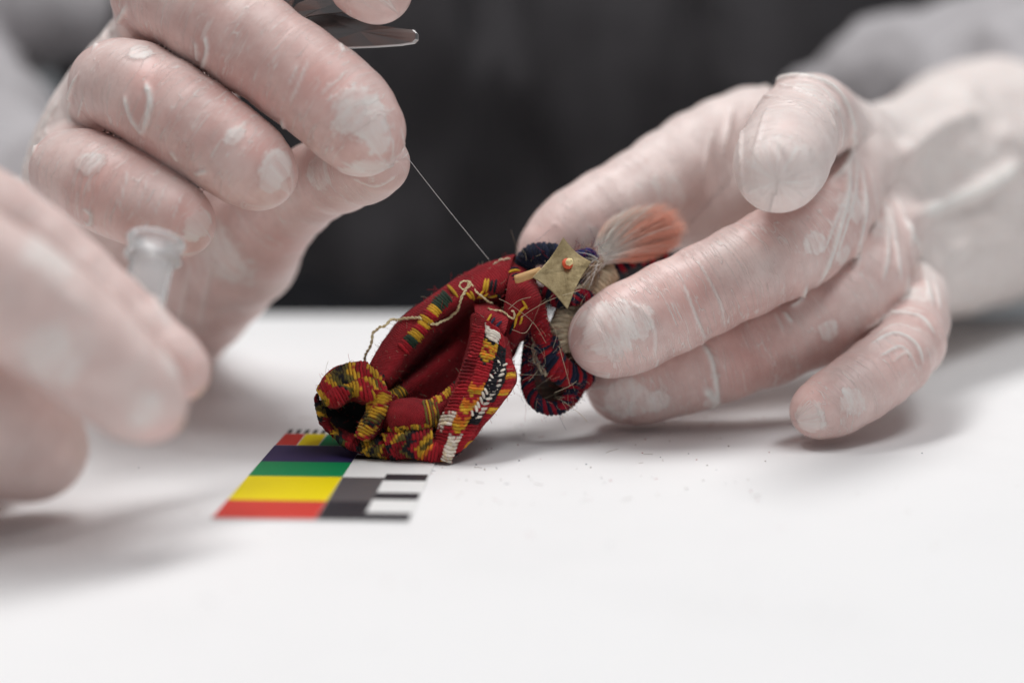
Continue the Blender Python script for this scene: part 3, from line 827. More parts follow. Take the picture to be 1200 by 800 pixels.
def band(path, width, pat, pitch=4.0, slant=0.0, r=.035, chev=False):
    pa = np.array(path, float)
    L = np.concatenate([[0], np.cumsum(np.linalg.norm(np.diff(pa, axis=0), axis=1))])
    out = []; n = int(L[-1] / pitch)
    for i in range(n + 1):
        s_ = i * pitch
        c = np.array([np.interp(s_, L, pa[:, 0]), np.interp(s_, L, pa[:, 1])])
        t = np.array([np.interp(s_ + 3, L, pa[:, 0]), np.interp(s_ + 3, L, pa[:, 1])]) - np.array([np.interp(s_ - 3, L, pa[:, 0]), np.interp(s_ - 3, L, pa[:, 1])])
        t /= np.linalg.norm(t) + 1e-6; nn = np.array([-t[1], t[0]])
        ch = pat[i % len(pat)]
        if ch == '.': continue
        j = RNG.uniform(-1, 1, 2) * .7
        w = width * RNG.uniform(.85, 1.1) / 2
        if chev:
            out.append((c + j + t * slant, c + nn * w + j, r, ch)); out.append((c + j + t * slant, c - nn * w + j, r, ch))
        else:
            out.append((c - nn * w + t * slant + j, c + nn * w - t * slant + j, r, ch))
    return out
stitches('patterned_band', band([(531, 341), (518, 352), (505, 368), (495, 384), (484, 398), (473, 409)], 19, 'YYGGGGGGGYYYRRYYYYRRYYYGGGRRRR', 3.2, 0, .042))
stitches('patterned_band', band([(580, 336), (566, 335)], 17, 'KKYY', 4.2, 1) + [((553, 350), (546, 343), .035, 'Y'), ((556, 352), (551, 341), .035, 'Y'), ((584, 345), (571, 348), .035, 'Y'), ((572, 344), (561, 349), .035, 'Y'), ((566, 341), (559, 350), .03, 'Y'), ((587, 349), (582, 344), .035, 'K'), ((591, 350), (586, 346), .035, 'K')])
def weft(sheet, pat, s0=0., s1=1., t0=0., t1=1., pitch=.062, r=.036, flame=0., slant=0., lift=.035, along=False):
    """rows of yarn laid side by side across a sheet; colour runs shift with t for a flame pattern"""
    sh_ = SH[sheet]; L = (sh_.ls * (s1 - s0)) if not along else (sh_.lt * (t1 - t0))
    n = max(int(L / pitch), 2); m = 11
    paths, cols = [], []
    a0 = np.linspace(s0, s1, n) if not along else np.linspace(t0, t1, n)
    b0 = np.linspace(t0, t1, m) if not along else np.linspace(s0, s1, m)
    for i, q in enumerate(a0):
        sl = slant * (b0 - b0.mean())
        if not along:
            pn = [sh_.grid(np.array([min(max(q + d, 0), 1)]), np.array([t])) for t, d in zip(b0, sl)]
        else:
            pn = [sh_.grid(np.array([x]), np.array([min(max(q + d, 0), 1)])) for x, d in zip(b0, sl)]
        pts = np.array([x[0][0, 0] for x in pn]); nr = np.array([x[1][0, 0] for x in pn])
        pts = pts + nr * (lift + r * (.35 - np.exp(-np.minimum(np.arange(m), m - 1 - np.arange(m)) * 1.6))[:, None]) + RNG.normal(0, .004, (m, 3))
        paths.append((pts, r * RNG.uniform(.85, 1.15)))
        x = np.abs(np.linspace(-1, 1, m)); jig = RNG.uniform(.72, 1.15)
        cols.append(np.array([PAL[pat[int(round(i + flame * v + RNG.normal(0, .25))) % len(pat)]] * jig for v in x]))
    V, F, CC = tubes(paths, 6, cols=cols)
    V = V + np.stack([fbm(V * 5 + k * 31, 2) for k in range(3)], 1) * .035
    V[:, 2] = np.maximum(V[:, 2], .03)
    o = mk('patterned_band', V, F, M_yarn, bundle, attrs={'Col': ('FLOAT_COLOR', CC)}); o['kind'] = 'stuff'
weft('lip', 'KKRYYYRRRRYYLLKKLLYYRRRRYYYRRRLLYY', t0=.08, t1=.48, flame=2.4, slant=.06)
weft('lip', 'RRLYYRRRYYYLLKRRRRRRRYYLLKYYRRRYYL', t0=.46, t1=.82, flame=-2.6, slant=-.06)
weft('fold', 'RRRYYYRYYYLLKYYYRRYYYLKYYO', t0=.08, t1=.85, flame=3, slant=.05)
weft('mouth', 'DDKKLLYKKDDDDLLYYKKDDRRDDKLYYLKKRRDD', t0=.12, t1=.62, flame=2.2, slant=.04)
weft('mouth', 'KLLYDDDRRYYLKKGGLRRDDKKYYL', t0=.60, t1=.96, flame=-2.2, slant=-.04)
weft('bulge', 'LYLYLYLY', s0=.52, s1=.632, t0=.18, t1=.9, pitch=.055, r=.028)
weft('bulge', 'RYYRYYYRRGGGGRYYRYRRYRR', s0=.632, s1=.984, t0=.12, t1=.42)
weft('bulge', 'YYRLYYLRYYK', s0=.10, s1=.52, t0=.70, t1=.95, flame=2.5)
weft('foot', 'YYRRRYYLLKKRRDDYYLKKRR', t0=.1, t1=.62, flame=3)
weft('foot', 'RRDDLKKRRYYLLKKKK', t0=.60, t1=.97, flame=-3)
weft('corner', 'KYYORRRRDRYYKRR', t0=.15, t1=.95, flame=3)
weft('hollow', 'LYLYL', s0=.86, s1=.99, t0=.60, t1=.80, pitch=.055, r=.026)
# flap: white, orange and red runs left of its crease, black panel with white chevrons right of it
weft('flap', 'RRRRWWWWWKKYOYRYOYKRRRRRRRROOYYRROOYYRROOYYRRWWCWWWCWWRRRRRWWWWWKKKKRR', s0=.02, s1=1., t0=.34, t1=.50, pitch=.058, flame=2.2)
weft('flap', 'RRRRRRRRRRRDDDDDDDRRRRRRRRRWWCWRRRRRRRRR', s0=.1, s1=.95, t0=.16, t1=.33, pitch=.07, flame=1.0)
weft('flap', 'RRRRRRKKKKKKKKKKKKKKKKKKKKKKKKRRRRKKKKRRR', s0=.06, s1=.97, t0=.51, t1=.70, pitch=.058)
weft('flap', 'RRRRRRYYORRRROYRRRRYYRRRR', s0=.3, s1=.97, t0=.70, t1=.80, pitch=.06)
stitches('patterned_band', band([(588, 424), (582, 440), (574, 458), (566, 472), (558, 484)], 15, 'WWWWWWWW', 6.0, 7, .034, True))
stitches('patterned_band', band([(580, 390), (577, 400)], 16, 'WWWW', 2.8, 2, .044))
stitches('patterned_band', band([(602, 315), (607, 326)], 12, 'NYNK', 4, 2, .035) + [((612, 352), (618, 362), .03, 'Y'), ((608, 366), (617, 358), .03, 'Y'), ((604, 372), (612, 364), .03, 'Y'), ((602, 384), (606, 370), .03, 'Y'), ((609, 380), (612, 370), .03, 'Y'), ((597, 392), (603, 376), .035, 'K'), ((592, 398), (597, 380), .035, 'K'), ((588, 376), (580, 384), .03, 'N'), ((576, 368), (570, 378), .03, 'Y'), ((580, 372), (574, 381), .03, 'N')])
stitches('patterned_band', [((584, 306), (590, 304), .025, 'C'), ((590, 305), (598, 303), .028, 'C'), ((597, 303), (604, 306), .028, 'C'), ((578, 310), (584, 307), .02, 'C')])

# cords ----------------------------------------------------------------------
def cord(name, path, R, cols, n=5, twist=9.0, seg=10, sub=4, rs=.62):
    """strands twisted round a path; cols: one colour per strand, or a function of (strand, position 0..1)"""
    a = chain_path([P(*p) for p in path], seg * 3)
    L = np.concatenate([[0], np.cumsum(np.linalg.norm(np.diff(a, axis=0), axis=1))])
    tg = np.gradient(a, axis=0); tg /= np.linalg.norm(tg, axis=1)[:, None]
    Nn = np.zeros_like(a); x = np.cross(tg[0], FW); Nn[0] = x / np.linalg.norm(x)
    for i in range(1, len(a)):
        x = Nn[i - 1] - tg[i] * (Nn[i - 1] @ tg[i]); Nn[i] = x / np.linalg.norm(x)
    Bn = np.cross(tg, Nn)
    paths, cc = [], []
    for k in range(n):
        th = 2 * math.pi * k / n
        for m in range(sub):                 # plies of a strand
            ph = 2 * math.pi * m / sub
            A = th + L * twist
            q = a + R * rs * .86 * (Nn * np.cos(A)[:, None] + Bn * np.sin(A)[:, None])
            Bq = ph + L * twist * 2.6
            q = q + R * .24 * (Nn * np.cos(Bq)[:, None] + Bn * np.sin(Bq)[:, None]) + .022 * (RNG.random((len(a), 3)) - .5)
            paths.append((q, np.full(len(a), R * .20)))
            f = cols(k, L / L[-1]) if callable(cols) else np.broadcast_to(cols[k % len(cols)], (len(a), 3))
            cc.append(f * RNG.uniform(.75, 1.25))
    V, F, CC = tubes(paths, 6, cols=cc)
    V[:, 2] = np.maximum(V[:, 2], .03)
    CORD.append(a)
    return mk(name, V, F, M_yarn, bundle, attrs={'Col': ('FLOAT_COLOR', CC)})
CORD = []
def alt(c1, c2, f, off=0):
    return lambda k, t: np.where((np.sin(t * f + k * 2.1 + off) > 0)[:, None], c1, c2)
NB_ = NAVY * .75
cord('cord_loop', [(640, 340, 38.9), (627, 372, 38.6), (620, 415, 38.4), (619, 452, 38.3), (632, 474, 38.2), (656, 477, 38.4), (676, 458, 38.8), (690, 425, 39.6), (705, 400, 40.2)], .18, alt(NB_, CRIM * .6, 7, -1), 5, 13)
cord('cord_loop', [(628, 360, 38.3), (633, 385, 38.1), (640, 408, 38.1)], .24, lambda k, t: np.broadcast_to(RED * .8, (len(t), 3)), 5, 14)
cord('cord_loop', [(638, 400, 38.2), (645, 420, 38.2), (662, 437, 38.4), (684, 442, 39.0)], .34, alt(NB_, RED * .8, 9), 5, 12)
cord('cord_loop', [(656, 478, 38.3), (668, 462, 38.35), (676, 446, 38.6), (690, 432, 39.0)], .15, alt(CRIM * .8, NB_, 12), 5, 17)
cord('cord_loop', [(626, 395, 38.1), (627, 420, 38.0), (640, 440, 38.0)], .07, [CREAM * .55], 2, 12)
shd_ = Sheet([[(624, 402, 38.7), (650, 400, 38.9), (690, 420, 39.4)], [(622, 440, 38.8), (650, 440, 39.0), (684, 448, 39.3)], [(630, 470, 38.5), (652, 472, 38.6), (674, 460, 39.0)]], lin(138, 116, 102))  # taupe sheet added inside the loop: brownish shade put into its colour
lv = shd_.build(0)
mk('loop_shade', lv[0], lv[1], M_weave, bundle, attrs={'finger': ('FLOAT_VECTOR', lv[2]), 'Col': ('FLOAT_COLOR', lv[3])})
cord('cream_cord', [(712, 318, 39.6), (690, 342, 39.2), (668, 368, 38.8), (656, 392, 38.6), (658, 412, 38.6)], .34, [CREAM * .62, CREAM * .75, CREAM * .68], 5, 11)
cord('navy_cord', [(612, 316, 39.0), (622, 300, 38.7), (642, 297, 38.4), (664, 306, 38.4), (676, 330, 38.6)], .27, [NB_, NB_ * .8, NB_ * 1.1], 5, 11)
cord('navy_cord', [(640, 335, 38.6), (655, 350, 38.6), (676, 352, 38.8)], .25, [NB_ * .6, CRIM * .5, NB_ * .6], 5, 11)
cord('navy_cord', [(676, 300, 38.3), (690, 297, 38.3), (697, 304, 38.4)], .13, [lin(38, 52, 110), lin(30, 44, 96)], 5, 15)
cord('navy_cord', [(690, 318, 39.6), (722, 308, 39.8), (748, 298, 40.0), (775, 303, 40.3)], .30, [NB_, CRIM, NB_], 5, 10)
cord('navy_cord', [(668, 352, 38.2), (682, 346, 38.3), (694, 352, 38.5)], .16, [CRIM, NAVY, CRIM], 5, 13)

# metal plaque with bead ------------------------------------------------------
def plaque_material():
    m, nt, bs = new_mat('tarnished_metal'); b = NB(nt); ob = b.obj()
    n1, n2 = b.noise(ob, 260, 5, .7), b.noise(ob, 1300, 3, .6)
    c = b.mix(b.ss(n1, .35, .7), lin(160, 144, 110), lin(122, 106, 76))
    c = b.mix(b.math('MULTIPLY', b.ss(n2, .6, .75), .5), c, lin(74, 62, 44))
    b.link(c, bs.inputs['Base Color']); bs.inputs['Metallic'].default_value = .8
    b.link(b.math('ADD', .30, b.math('MULTIPLY', n1, .35)), bs.inputs['Roughness'])
    bp = b.n('ShaderNodeBump'); bp.inputs['Strength'].default_value = .4; bp.inputs['Distance'].default_value = .0001
    b.link(n2, bp.inputs['Height']); b.link(bp.outputs[0], bs.inputs['Normal'])
    return m
def sheet(name, pts, th, mat, parent, bend=0.0, nrm=None):
    """thick sheet from an outline of 3-D points"""
    A = np.array(pts); n = len(A); c = A.mean(0)
    if nrm is None:
        _, _, vt = np.linalg.svd(A - c); nrm = vt[2]
    if nrm @ FW > 0: nrm = -nrm
    r = np.linalg.norm(A - c, axis=1)
    rings = [(A * f + c * (1 - f)) + nrm * (bend * (1 - f * f)) for f in (1, .97, .6, .3)]
    V = []; F = []
    front = [rings[0] + nrm * th * .25, rings[1] + nrm * th * .5, rings[2] + nrm * th * .5, rings[3] + nrm * th * .5]
    back = [rings[0] - nrm * th * .25, rings[1] - nrm * th * .5, rings[3] - nrm * th * .5]
    V = np.vstack(front + back + [[c + nrm * (bend + th * .5)], [c + nrm * (bend - th * .5)]])
    for k in range(3):
        for i in range(n): F.append((k * n + i, k * n + (i + 1) % n, (k + 1) * n + (i + 1) % n, (k + 1) * n + i))
    for i in range(n): F.append((3 * n + i, 3 * n + (i + 1) % n, 7 * n))
    for k in (4, 5):
        for i in range(n): F.append((k * n + (i + 1) % n, k * n + i, (k + 1) * n + i, (k + 1) * n + (i + 1) % n))
    for i in range(n): F.append((6 * n + (i + 1) % n, 6 * n + i, 7 * n + 1))
    for i in range(n): F.append(((i + 1) % n, i, 4 * n + i, 4 * n + (i + 1) % n))
    return mk(name, V, F, mat, parent, smooth=False), nrm
cor = [np.array(q, float) for q in ((660, 278, 37.75), (693, 307, 37.65), (665, 363, 37.15), (624, 325, 37.45))]
mid = sum(cor) / 4; out = []
for i in range(4):
    a, b = cor[i], cor[(i + 1) % 4]
    for t in np.linspace(0, 1, 9)[:-1]:
        q = a + (b - a) * t
        q[:2] += (mid[:2] - q[:2]) * .11 * math.sin(math.pi * t)
        out.append(P(*q))
plq, pn = sheet('metal_plaque', out, .02, plaque_material(), bundle, .015)
def ellipsoid(name, c, ax, ra, rb, mat, parent, seg=20, rings=12, hole=False, jit=0, attrs_col=None):
    ax = ax / np.linalg.norm(ax); x = np.cross(ax, [0, 0, 1.0]); x /= np.linalg.norm(x); y = np.cross(ax, x)
    V, F = [], []
    for i in range(rings + 1):
        th = math.pi * i / rings
        for j in range(seg):
            ph = 2 * math.pi * j / seg
            k = 1 + jit * (RNG.random() - .5)
            V.append(c + ax * math.cos(th) * ra * k + (x * math.cos(ph) + y * math.sin(ph)) * math.sin(th) * rb * k)
    for i in range(rings):
        for j in range(seg): F.append((i * seg + j, i * seg + (j + 1) % seg, (i + 1) * seg + (j + 1) % seg, (i + 1) * seg + j))
    return mk(name, V, F, mat, parent, attrs={'Col': ('FLOAT_COLOR', np.tile(attrs_col, (len(V), 1)))} if attrs_col is not None else None)
bdc = P(665, 309, 37.48) + pn * .0
tilt = pn + RT * .35
ellipsoid('coral_bead', bdc, tilt, .075, .128, M_coral, plq)
ellipsoid('thread_knot', bdc + tilt / np.linalg.norm(tilt) * .10, tilt, .10, .085, M_yarn, plq, 14, 9, jit=.25, attrs_col=lin(240, 220, 165))

# wooden pin, feather, loose yarn ---------------------------------------------
pa = [P(603, 327.5, 37.7), P(606, 327, 37.7), P(618, 323, 37.7), P(634, 317, 37.75)]
V, F, _ = tubes([(pa, [.085, .10, .10, .09])], 8)
V = np.vstack([V, [pa[0]], [pa[-1]]]); n = len(V)
Fl = [tuple(f) for f in F] + [((i + 1) % 8, i, n - 2) for i in range(8)] + [(n - 10 + i, n - 10 + (i + 1) % 8, n - 1) for i in range(8)]
mk('wooden_pin', V, Fl, M_wood, bundle)

fp, fc = [], []
tipa = np.array([(722, 250), (752, 238), (784, 234), (803, 246), (810, 262), (806, 274), (800, 286), (782, 298), (752, 306)], float)
CO1, CO2, FCR = np.array([1.0, .74, .63]), np.array([1.0, .62, .49]), np.array([.97, .94, .90])
for i in range(4200):
    cl = RNG.random() if RNG.random() < .5 else (RNG.integers(0, 23) + RNG.normal(0, .16)) / 23
    cl = min(max(cl, 0), 1)
    q = cl * (len(tipa) - 1); k = min(int(q), len(tipa) - 2)
    tip = tipa[k] + (tipa[k + 1] - tipa[k]) * (q - k)
    ln = RNG.uniform(.4, 1.12) ** .5
    dep = RNG.normal(0, .12)
    b0 = np.array([701, 306]) + RNG.normal(0, 2.0, 2)
    tip = b0 + (tip - b0) * ln * .92 + RNG.normal(0, 2.0, 2)
    mid_ = b0 * .5 + tip * .5 + np.array([-10, -12]) * (1 - .75 * cl) + RNG.normal(0, 1.0, 2)
    ts = np.linspace(0, 1, 8)[:, None]
    uv = (1 - ts) ** 2 * b0 + 2 * ts * (1 - ts) * mid_ + ts ** 2 * tip
    dd = 39.1 + ts[:, 0] * (.5 + dep) + .25 * math.sin(cl * 3) * ts[:, 0]
    pts = np.array([P(uv[j, 0], uv[j, 1], dd[j]) for j in range(8)])
    fp.append((pts, np.array([.005, .007, .008, .008, .007, .005, .0035, .001])))
    edge = (cl < .22 and RNG.random() < .7) or RNG.random() < .10
    w = np.clip((ts - RNG.uniform(.22, .42)) / .25, 0, 1)
    c = CO1 * (1 - cl) + CO2 * cl
    c = FCR if edge else c * RNG.uniform(.9, 1.1)
    fc.append(FCR * (1 - w) + c * w)
V, F, CC = tubes(fp, 3, cols=fc)
M_feather, nt, bs = new_mat('feather_barbs'); b_ = NB(nt)
fcol = b_.attr('Col', 'Color')
df, tr_ = b_.n('ShaderNodeBsdfDiffuse'), b_.n('ShaderNodeBsdfTranslucent'); mx = b_.n('ShaderNodeMixShader'); mx.inputs[0].default_value = .5
b_.link(fcol, df.inputs[0]); b_.link(fcol, tr_.inputs[0]); b_.link(df.outputs[0], mx.inputs[1]); b_.link(tr_.outputs[0], mx.inputs[2])
b_.link(mx.outputs[0], nt.nodes['Material Output'].inputs['Surface'])
fe = mk('feather', V, F, M_feather, bundle, attrs={'Col': ('FLOAT_COLOR', CC)})
dp, dc = [], []
for i in range(320):                          # grey down at the foot of the feather
    a = np.array([701, 308]) + RNG.normal(0, 3, 2)
    ang = RNG.uniform(1.5, 3.6) if i < 420 else RNG.uniform(4.3, 4.8)
    ln = RNG.uniform(12, 34)
    e = a + np.array([math.cos(ang), math.sin(ang)]) * ln
    m_ = (a + e) / 2 + RNG.normal(0, 4, 2)
    ts = np.linspace(0, 1, 6)[:, None]
    uv = (1 - ts) ** 2 * a + 2 * ts * (1 - ts) * m_ + ts ** 2 * e
    d0 = 38.6 + RNG.normal(0, .25)
    dp.append((np.array([P(x[0], x[1], d0) for x in uv]), np.array([.01, .011, .011, .009, .006, .002])))
    dc.append((lin(206, 184, 160) if RNG.random() < .65 else FCR) * RNG.uniform(.7, 1.1))
V, F, CC = tubes(dp, 3, cols=dc)
mk('down', V, F, M_feather, fe, attrs={'Col': ('FLOAT_COLOR', CC)})

def twisted(name, path, r, col, parent, lift=0, tw=26):
    a = chain_path(path, 14)
    a = a + np.stack([fbm(a * 4.5 + k * 9, 2) for k in range(3)], 1) * .05
    L = np.concatenate([[0], np.cumsum(np.linalg.norm(np.diff(a, axis=0), axis=1))])
    tg = np.gradient(a, axis=0); tg /= np.linalg.norm(tg, axis=1)[:, None]
    N1 = np.cross(tg, FW); N1 /= np.linalg.norm(N1, axis=1)[:, None]; B1 = np.cross(tg, N1)
    ps = []
    for k in range(2):
        A = L * tw + math.pi * k
        ps.append((a + r * .55 * (N1 * np.cos(A)[:, None] + B1 * np.sin(A)[:, None]), np.full(len(a), r * .62)))
    V, F, CC = tubes(ps, 6, cols=[col, col * .9])
    return mk(name, V, F, M_yarn, parent, attrs={'Col': ('FLOAT_COLOR', CC)})
on = ctrace([(470, 376), (490, 374), (507, 379), (530, 366), (541, 350), (551, 332), (560, 345), (574, 357), (590, 361), (602, 364), (603, 372), (594, 371), (584, 366), (572, 362)])
on = on[0] + on[1] * .05
YC = lin(234, 220, 176)
twisted('loose_yarn', [P(426, 436, 38.3), P(429, 418, 38.1), P(434, 402, 37.9), P(438, 389, 37.9), P(449, 383, 37.7), P(459, 376, 37.7)] + list(on[:6]), .031, YC, bundle)
twisted('loose_yarn', list(on[5:]), .022, YC, bundle)
twisted('loose_yarn', [on[5] - FW * .05, P(543, 330, 37.4), P(538, 335, 37.4), P(543, 339, 37.4), P(552, 334, 37.4), P(550, 328, 37.4)], .02, YC, bundle)

# stray fibres ------------------------------------------------------------------
fz, fzc = [], []
me = [o for o in bundle.children if o.name.startswith('woven_cloth')][0].data
vv = np.empty(len(me.vertices) * 3, np.float32); me.vertices.foreach_get('co', vv); vv = vv.reshape(-1, 3) / S + BASE[bundle.name]
nn = np.empty(len(me.vertices) * 3, np.float32); me.vertices.foreach_get('normal', nn); nn = nn.reshape(-1, 3)
for i in RNG.integers(0, len(vv), 6500):
    p, n_ = vv[i], nn[i]
    ln = RNG.exponential(.045) + .025
    d = n_ + RNG.normal(0, .9, 3); d /= np.linalg.norm(d); c2 = RNG.normal(0, .5, 3)
    fz.append((np.array([p + d * ln * t + c2 * ln * t * t * .6 for t in (0, .35, .7, 1)]), .0035))
    fzc.append(RED * RNG.uniform(.8, 1.5) if RNG.random() < .8 else CREAM * .6)
for a in CORD:
    for i in range(260):
        p = a[RNG.integers(0, len(a))] + RNG.normal(0, .12, 3)
        ln = RNG.exponential(.085) + .04
        d = RNG.normal(0, 1, 3) - FW * .4; d /= np.linalg.norm(d); c2 = RNG.normal(0, .9, 3)
        fz.append((np.array([p + d * ln * t + c2 * ln * t * t * .7 for t in (0, .25, .5, .75, 1)]), .0028))
        fzc.append((NAVY * 2.2, RED, CREAM * .8)[RNG.integers(0, 3)])
for e in ([(610, 372, 37.6), (625, 362, 37.5), (648, 350, 37.3), (680, 340, 37.2)], [(596, 362, 37.6), (608, 352, 37.5), (622, 348, 37.4)], [(585, 350, 37.5), (600, 358, 37.4), (625, 378, 37.6), (640, 402, 37.7)],
          [(600, 386, 37.5), (615, 390, 37.4), (624, 378, 37.4)], [(640, 372, 37.9), (652, 390, 37.9), (648, 408, 37.9)], [(660, 470, 37.9), (680, 485, 38), (688, 494, 38)], [(655, 405, 37.7), (662, 430, 37.7), (668, 452, 37.9)], [(650, 460, 37.8), (668, 452, 37.8), (676, 446, 37.9)]):
    fz.append((chain_path([P(*q) for q in e], 6), .005)); fzc.append(CREAM * .85)
V, F, CC = tubes(fz, 3, cols=fzc)
o = mk('stray_fibre', V, F, M_yarn, bundle, attrs={'Col': ('FLOAT_COLOR', CC)}); o['kind'] = 'stuff'

# lint and crumbs shed on the table
lp, lc = [], []
for i in range(150):
    q = G(RNG.normal(690, 150), RNG.uniform(485, 590)) if i < 110 else G(RNG.uniform(150, 1150), RNG.uniform(480, 760))
    q = q + np.array([0, 0, .012]); a = RNG.uniform(0, 6.28); c2 = RNG.normal(0, .5)
    ln = RNG.exponential(.10) + .03 if i % 3 == 0 else RNG.uniform(.012, .03)
    rr = .0035 if i % 3 == 0 else RNG.uniform(.006, .012)
    d = np.array([math.cos(a), math.sin(a), 0]); n_ = np.array([-d[1], d[0], 0])
    lp.append((np.array([q + d * ln * t + n_ * c2 * ln * t * t for t in (0, .25, .5, .75, 1)]), rr))
    lc.append((RED, NAVY * 2, lin(120, 100, 84), lin(150, 130, 112))[RNG.integers(0, 4)])
V, F, CC = tubes(lp, 5, cols=lc)
tag(mk('lint', V, F, M_yarn, attrs={'Col': ('FLOAT_COLOR', CC)}), 'tiny crumbs and fibres scattered on the white table', 'lint', kind='stuff')

# ------------------------------------------------------------------ fine thread
M_thread = plain('white_thread', (.8, .8, .8), .4, .5)
ta, tb_ = P(474, 180, 37.0), P(573, 304, 38.2)
ts = np.linspace(0, 1, 14)[:, None]
V, F, _ = tubes([((1 - ts) * ta + ts * tb_ + np.array([0, 0, -.10]) * ts * (1 - ts), .0045)], 6)
tag(mk('thread', V, F, M_thread, base=tb_), 'fine white thread stretched from the pinching fingertips to the red bundle', 'thread')

# ------------------------------------------------------------------ tweezers
tw = empty('tweezers', P(410, 30, 38))
tag(tw, 'polished steel tweezers with a blunt tip between the topmost gloved fingers', 'tweezers')
def prism(name, uvd, th, mat, parent):
    return sheet(name, [P(*q) for q in uvd], th, mat, parent, .0)
prism('blade', [(486, 36, 37.6), (490, 40, 37.6), (490, 47, 37.6), (486, 51, 37.6), (470, 53.5, 37.7), (440, 55.5, 37.9), (398, 57, 38.1), (370, 56, 38.2), (345, 45, 38.4), (338, 25, 38.5), (350, 8, 38.5), (380, 14, 38.3), (410, 22, 38.1), (440, 30, 37.9), (468, 34, 37.7)], .14, M_steel, tw)
ar, _ = prism('upper_arm', [(334, 30, 38.0), (345, 27, 38.0), (362, 20, 37.9), (380, 17, 37.8), (405, 15, 37.7), (430, 10, 37.6), (430, -8, 37.6), (400, -6, 37.7), (370, -4, 37.8), (350, 4, 37.9), (338, 16, 38.0)], .16, M_steel, tw)
prism('handle_arm', [(326, 26, 38.4), (334, 29, 38.4), (342, 10, 38.5), (352, -20, 38.8), (344, -22, 38.8), (334, 4, 38.5)], .14, M_steel, tw)

# ------------------------------------------------------------------ photographic scale card
fy = ray(713, 72); fy[2] = 0; fy /= np.linalg.norm(fy); fx = np.array([fy[1], -fy[0], 0])
o0 = G(248, 608.5)
def along(v):                                 # distance along the card of the row whose left end shows at height v
    lo_, hi_ = 0.0, 14.0
    for _ in range(40):
        m_ = (lo_ + hi_) / 2; q = o0 + fy * m_ - CP
        vv_ = 400 - F_PX * (q @ UP) / (q @ FW)
        if vv_ > v: lo_ = m_
        else: hi_ = m_
    return lo_
W1 = float((G(372, 606) - o0) @ fx); W2 = float((G(482, 603.5) - o0) @ fx)
rows = [0] + [along(v) for v in (587, 559, 542, 523, 509.5, 505.2)]
card = empty('scale_card', o0)
tag(card, 'printed colour scale card with red, yellow, green and purple stripes under the bundle', 'scale card')
def slab(name, x0, x1, y0, y1, z0, z1, mat, parent):
    V, F = box((x0, y0, z0), (x1, y1, z1))
    V = [o0 + fx * x + fy * y + np.array([0, 0, z]) for x, y, z in V]
    return mk(name, V, F, mat, parent, smooth=False)
def ink(name, c, r=.45): return plain(name, c, r, .35, var=.03, vs_=300)
M_cardw = ink('card_white', (.78, .78, .77))
inks = {k: ink('ink_' + k, lin(*c)) for k, c in dict(red=(204, 62, 52), yellow=(236, 214, 0), green=(0, 132, 78), purple=(52, 44, 88), grey=(86, 82, 84), black=(40, 40, 46)).items()}
slab('card_sheet', -.02, W2 + .03, -.03, rows[6] + .35, .006, .03, M_cardw, card)
for k, c in enumerate(('red', 'yellow', 'green', 'purple')):
    slab('colour_patch', 0, W1, rows[k] + .004, rows[k + 1], .0305, .034, inks[c], card)
sw = W1 / 4
for k, c in enumerate(('red', 'yellow', 'green', 'purple')):
    slab('colour_patch', k * sw + .012, (k + 1) * sw - .012, rows[4] + .03, rows[5], .0305, .034, inks[c], card)
for k in range(10):
    slab('scale_tick', k * W1 / 10 + .03, k * W1 / 10 + .03 + W1 / 20, rows[5] + .05, rows[6] + .05, .0305, .034, inks['black'], card)
BX = W1 + (W2 - W1) * .50
slab('grey_patch', W1 + .01, BX, rows[0] + .004, rows[1], .0305, .034, inks['black'], card)
slab('grey_patch', W1 + .01, BX, rows[1] + .004, rows[2], .0305, .034, inks['grey'], card)
step = rows[3] / 3
for k in range(3):
    slab('scale_bar', BX + .004, W2, k * step, k * step + step * .36, .0305, .034, inks['black'], card)
slab('scale_bar', W1 + .01, W2, rows[3] + .35, rows[3] + .7, .0305, .034, inks['black'], card)

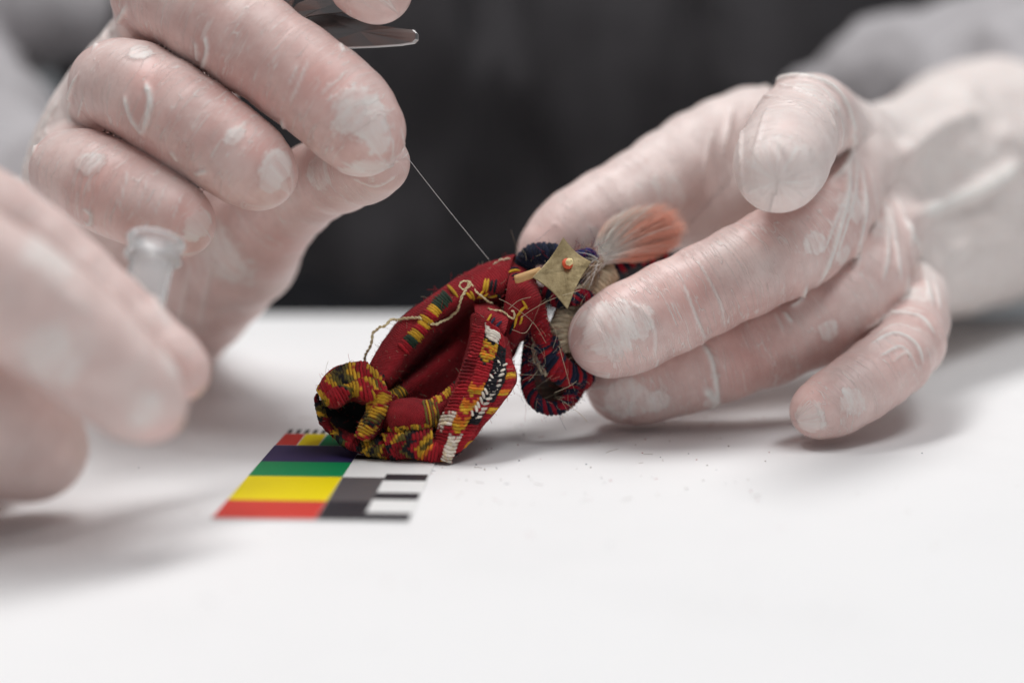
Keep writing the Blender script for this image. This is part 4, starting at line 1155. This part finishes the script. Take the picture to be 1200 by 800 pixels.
# ------------------------------------------------------------------ near hand with the vial
helper = empty('person', P(-60, 560, 29))
tag(helper, 'blurred gloved hand of a second person in the left foreground holding a vial', 'person')
hF = Hand(
    fingers=[
        C((214, 437, 31.8, .52), (192, 418, 31.8, .60), (122, 362, 31.8, .74), (40, 298, 31.6, .88), (-60, 232, 31, 1.0)),
        C((178, 476, 30.0, .62), (150, 455, 29.8, .82), (95, 405, 29.5, .95), (10, 345, 29, 1.05), (-90, 300, 28.5, 1.2)),
        C((42, 526, 31.8, .95), (10, 510, 31.4, 1.15), (-60, 475, 30.8, 1.2), (-140, 430, 30, 1.2)),
        C((-40, 540, 33.0, .9), (-110, 520, 33, 1.0), (-180, 480, 32, 1.1)),
    ],
    palm=[C((-120, 260, 30.5, 1.4), (-140, 420, 31, 1.6), (-190, 480, 31.5, 1.4)), C((-140, 340, 30.5, 2.2), (-420, 250, 31, 3.0), sub=False)],
    kp=.8, kf=.4, floor=0.0)
gF = hF.build('glove', helper, .11, patches=[(200, 425, .35), (170, 480, .4), (60, 420, .6), (60, 300, .6)], ridges=[([(150, 310), (180, 350), (200, 385)], .09, .06, .7), ([(60, 330), (110, 370)], .1, .05, .5)],
              reds=[(215, 440, .6), (190, 500, .5)], d0=22, pales={0: .35, 1: .35, 2: .4, 3: .4})

M_vial, nt, bs = new_mat('translucent_plastic')
bs.inputs['Base Color'].default_value = (.97, .975, .98, 1); bs.inputs['Roughness'].default_value = .25
bs.inputs['Transmission Weight'].default_value = .75; bs.inputs['IOR'].default_value = 1.3
def lathe(name, a, b, prof, mat, parent, seg=36):
    ax = (b - a); L = np.linalg.norm(ax); ax = ax / L; x = np.cross(ax, [0, 1, 0]); x /= np.linalg.norm(x); y = np.cross(ax, x)
    V, F = [], []
    for h, r in prof:
        for j in range(seg):
            ph = 2 * math.pi * j / seg
            V.append(a + ax * h + (x * math.cos(ph) + y * math.sin(ph)) * r)
    for i in range(len(prof) - 1):
        for j in range(seg): F.append((i * seg + j, i * seg + (j + 1) % seg, (i + 1) * seg + (j + 1) % seg, (i + 1) * seg + j))
    return mk(name, V, F, mat, parent)
va, vb_ = P(184, 279, 33.6), P(158, 402, 32.9)
vial = empty('vial', vb_)
tag(vial, 'small translucent plastic vial without a cap held by the foreground hand', 'vial')
lathe('tube', va, vb_, [(.35, .44), (.55, .43), (1.9, .40), (2.1, .34), (2.16, .12), (2.17, .001), (2.12, .001), (2.06, .12), (2.0, .28), (1.85, .34), (.5, .37), (.1, .39)], M_vial, vial)
lathe('rim', va, vb_, [(.0, .44), (-.02, .48), (.0, .55), (.06, .58), (.13, .57), (.16, .53), (.36, .52), (.40, .56), (.46, .56), (.50, .50), (.52, .445), (.1, .40), (.02, .41), (.0, .44)], M_vial, vial)
print('scene built in %.1f s' % (time.time() - _T0))
for o in bpy.data.objects:
    if '_b' in o: del o['_b']
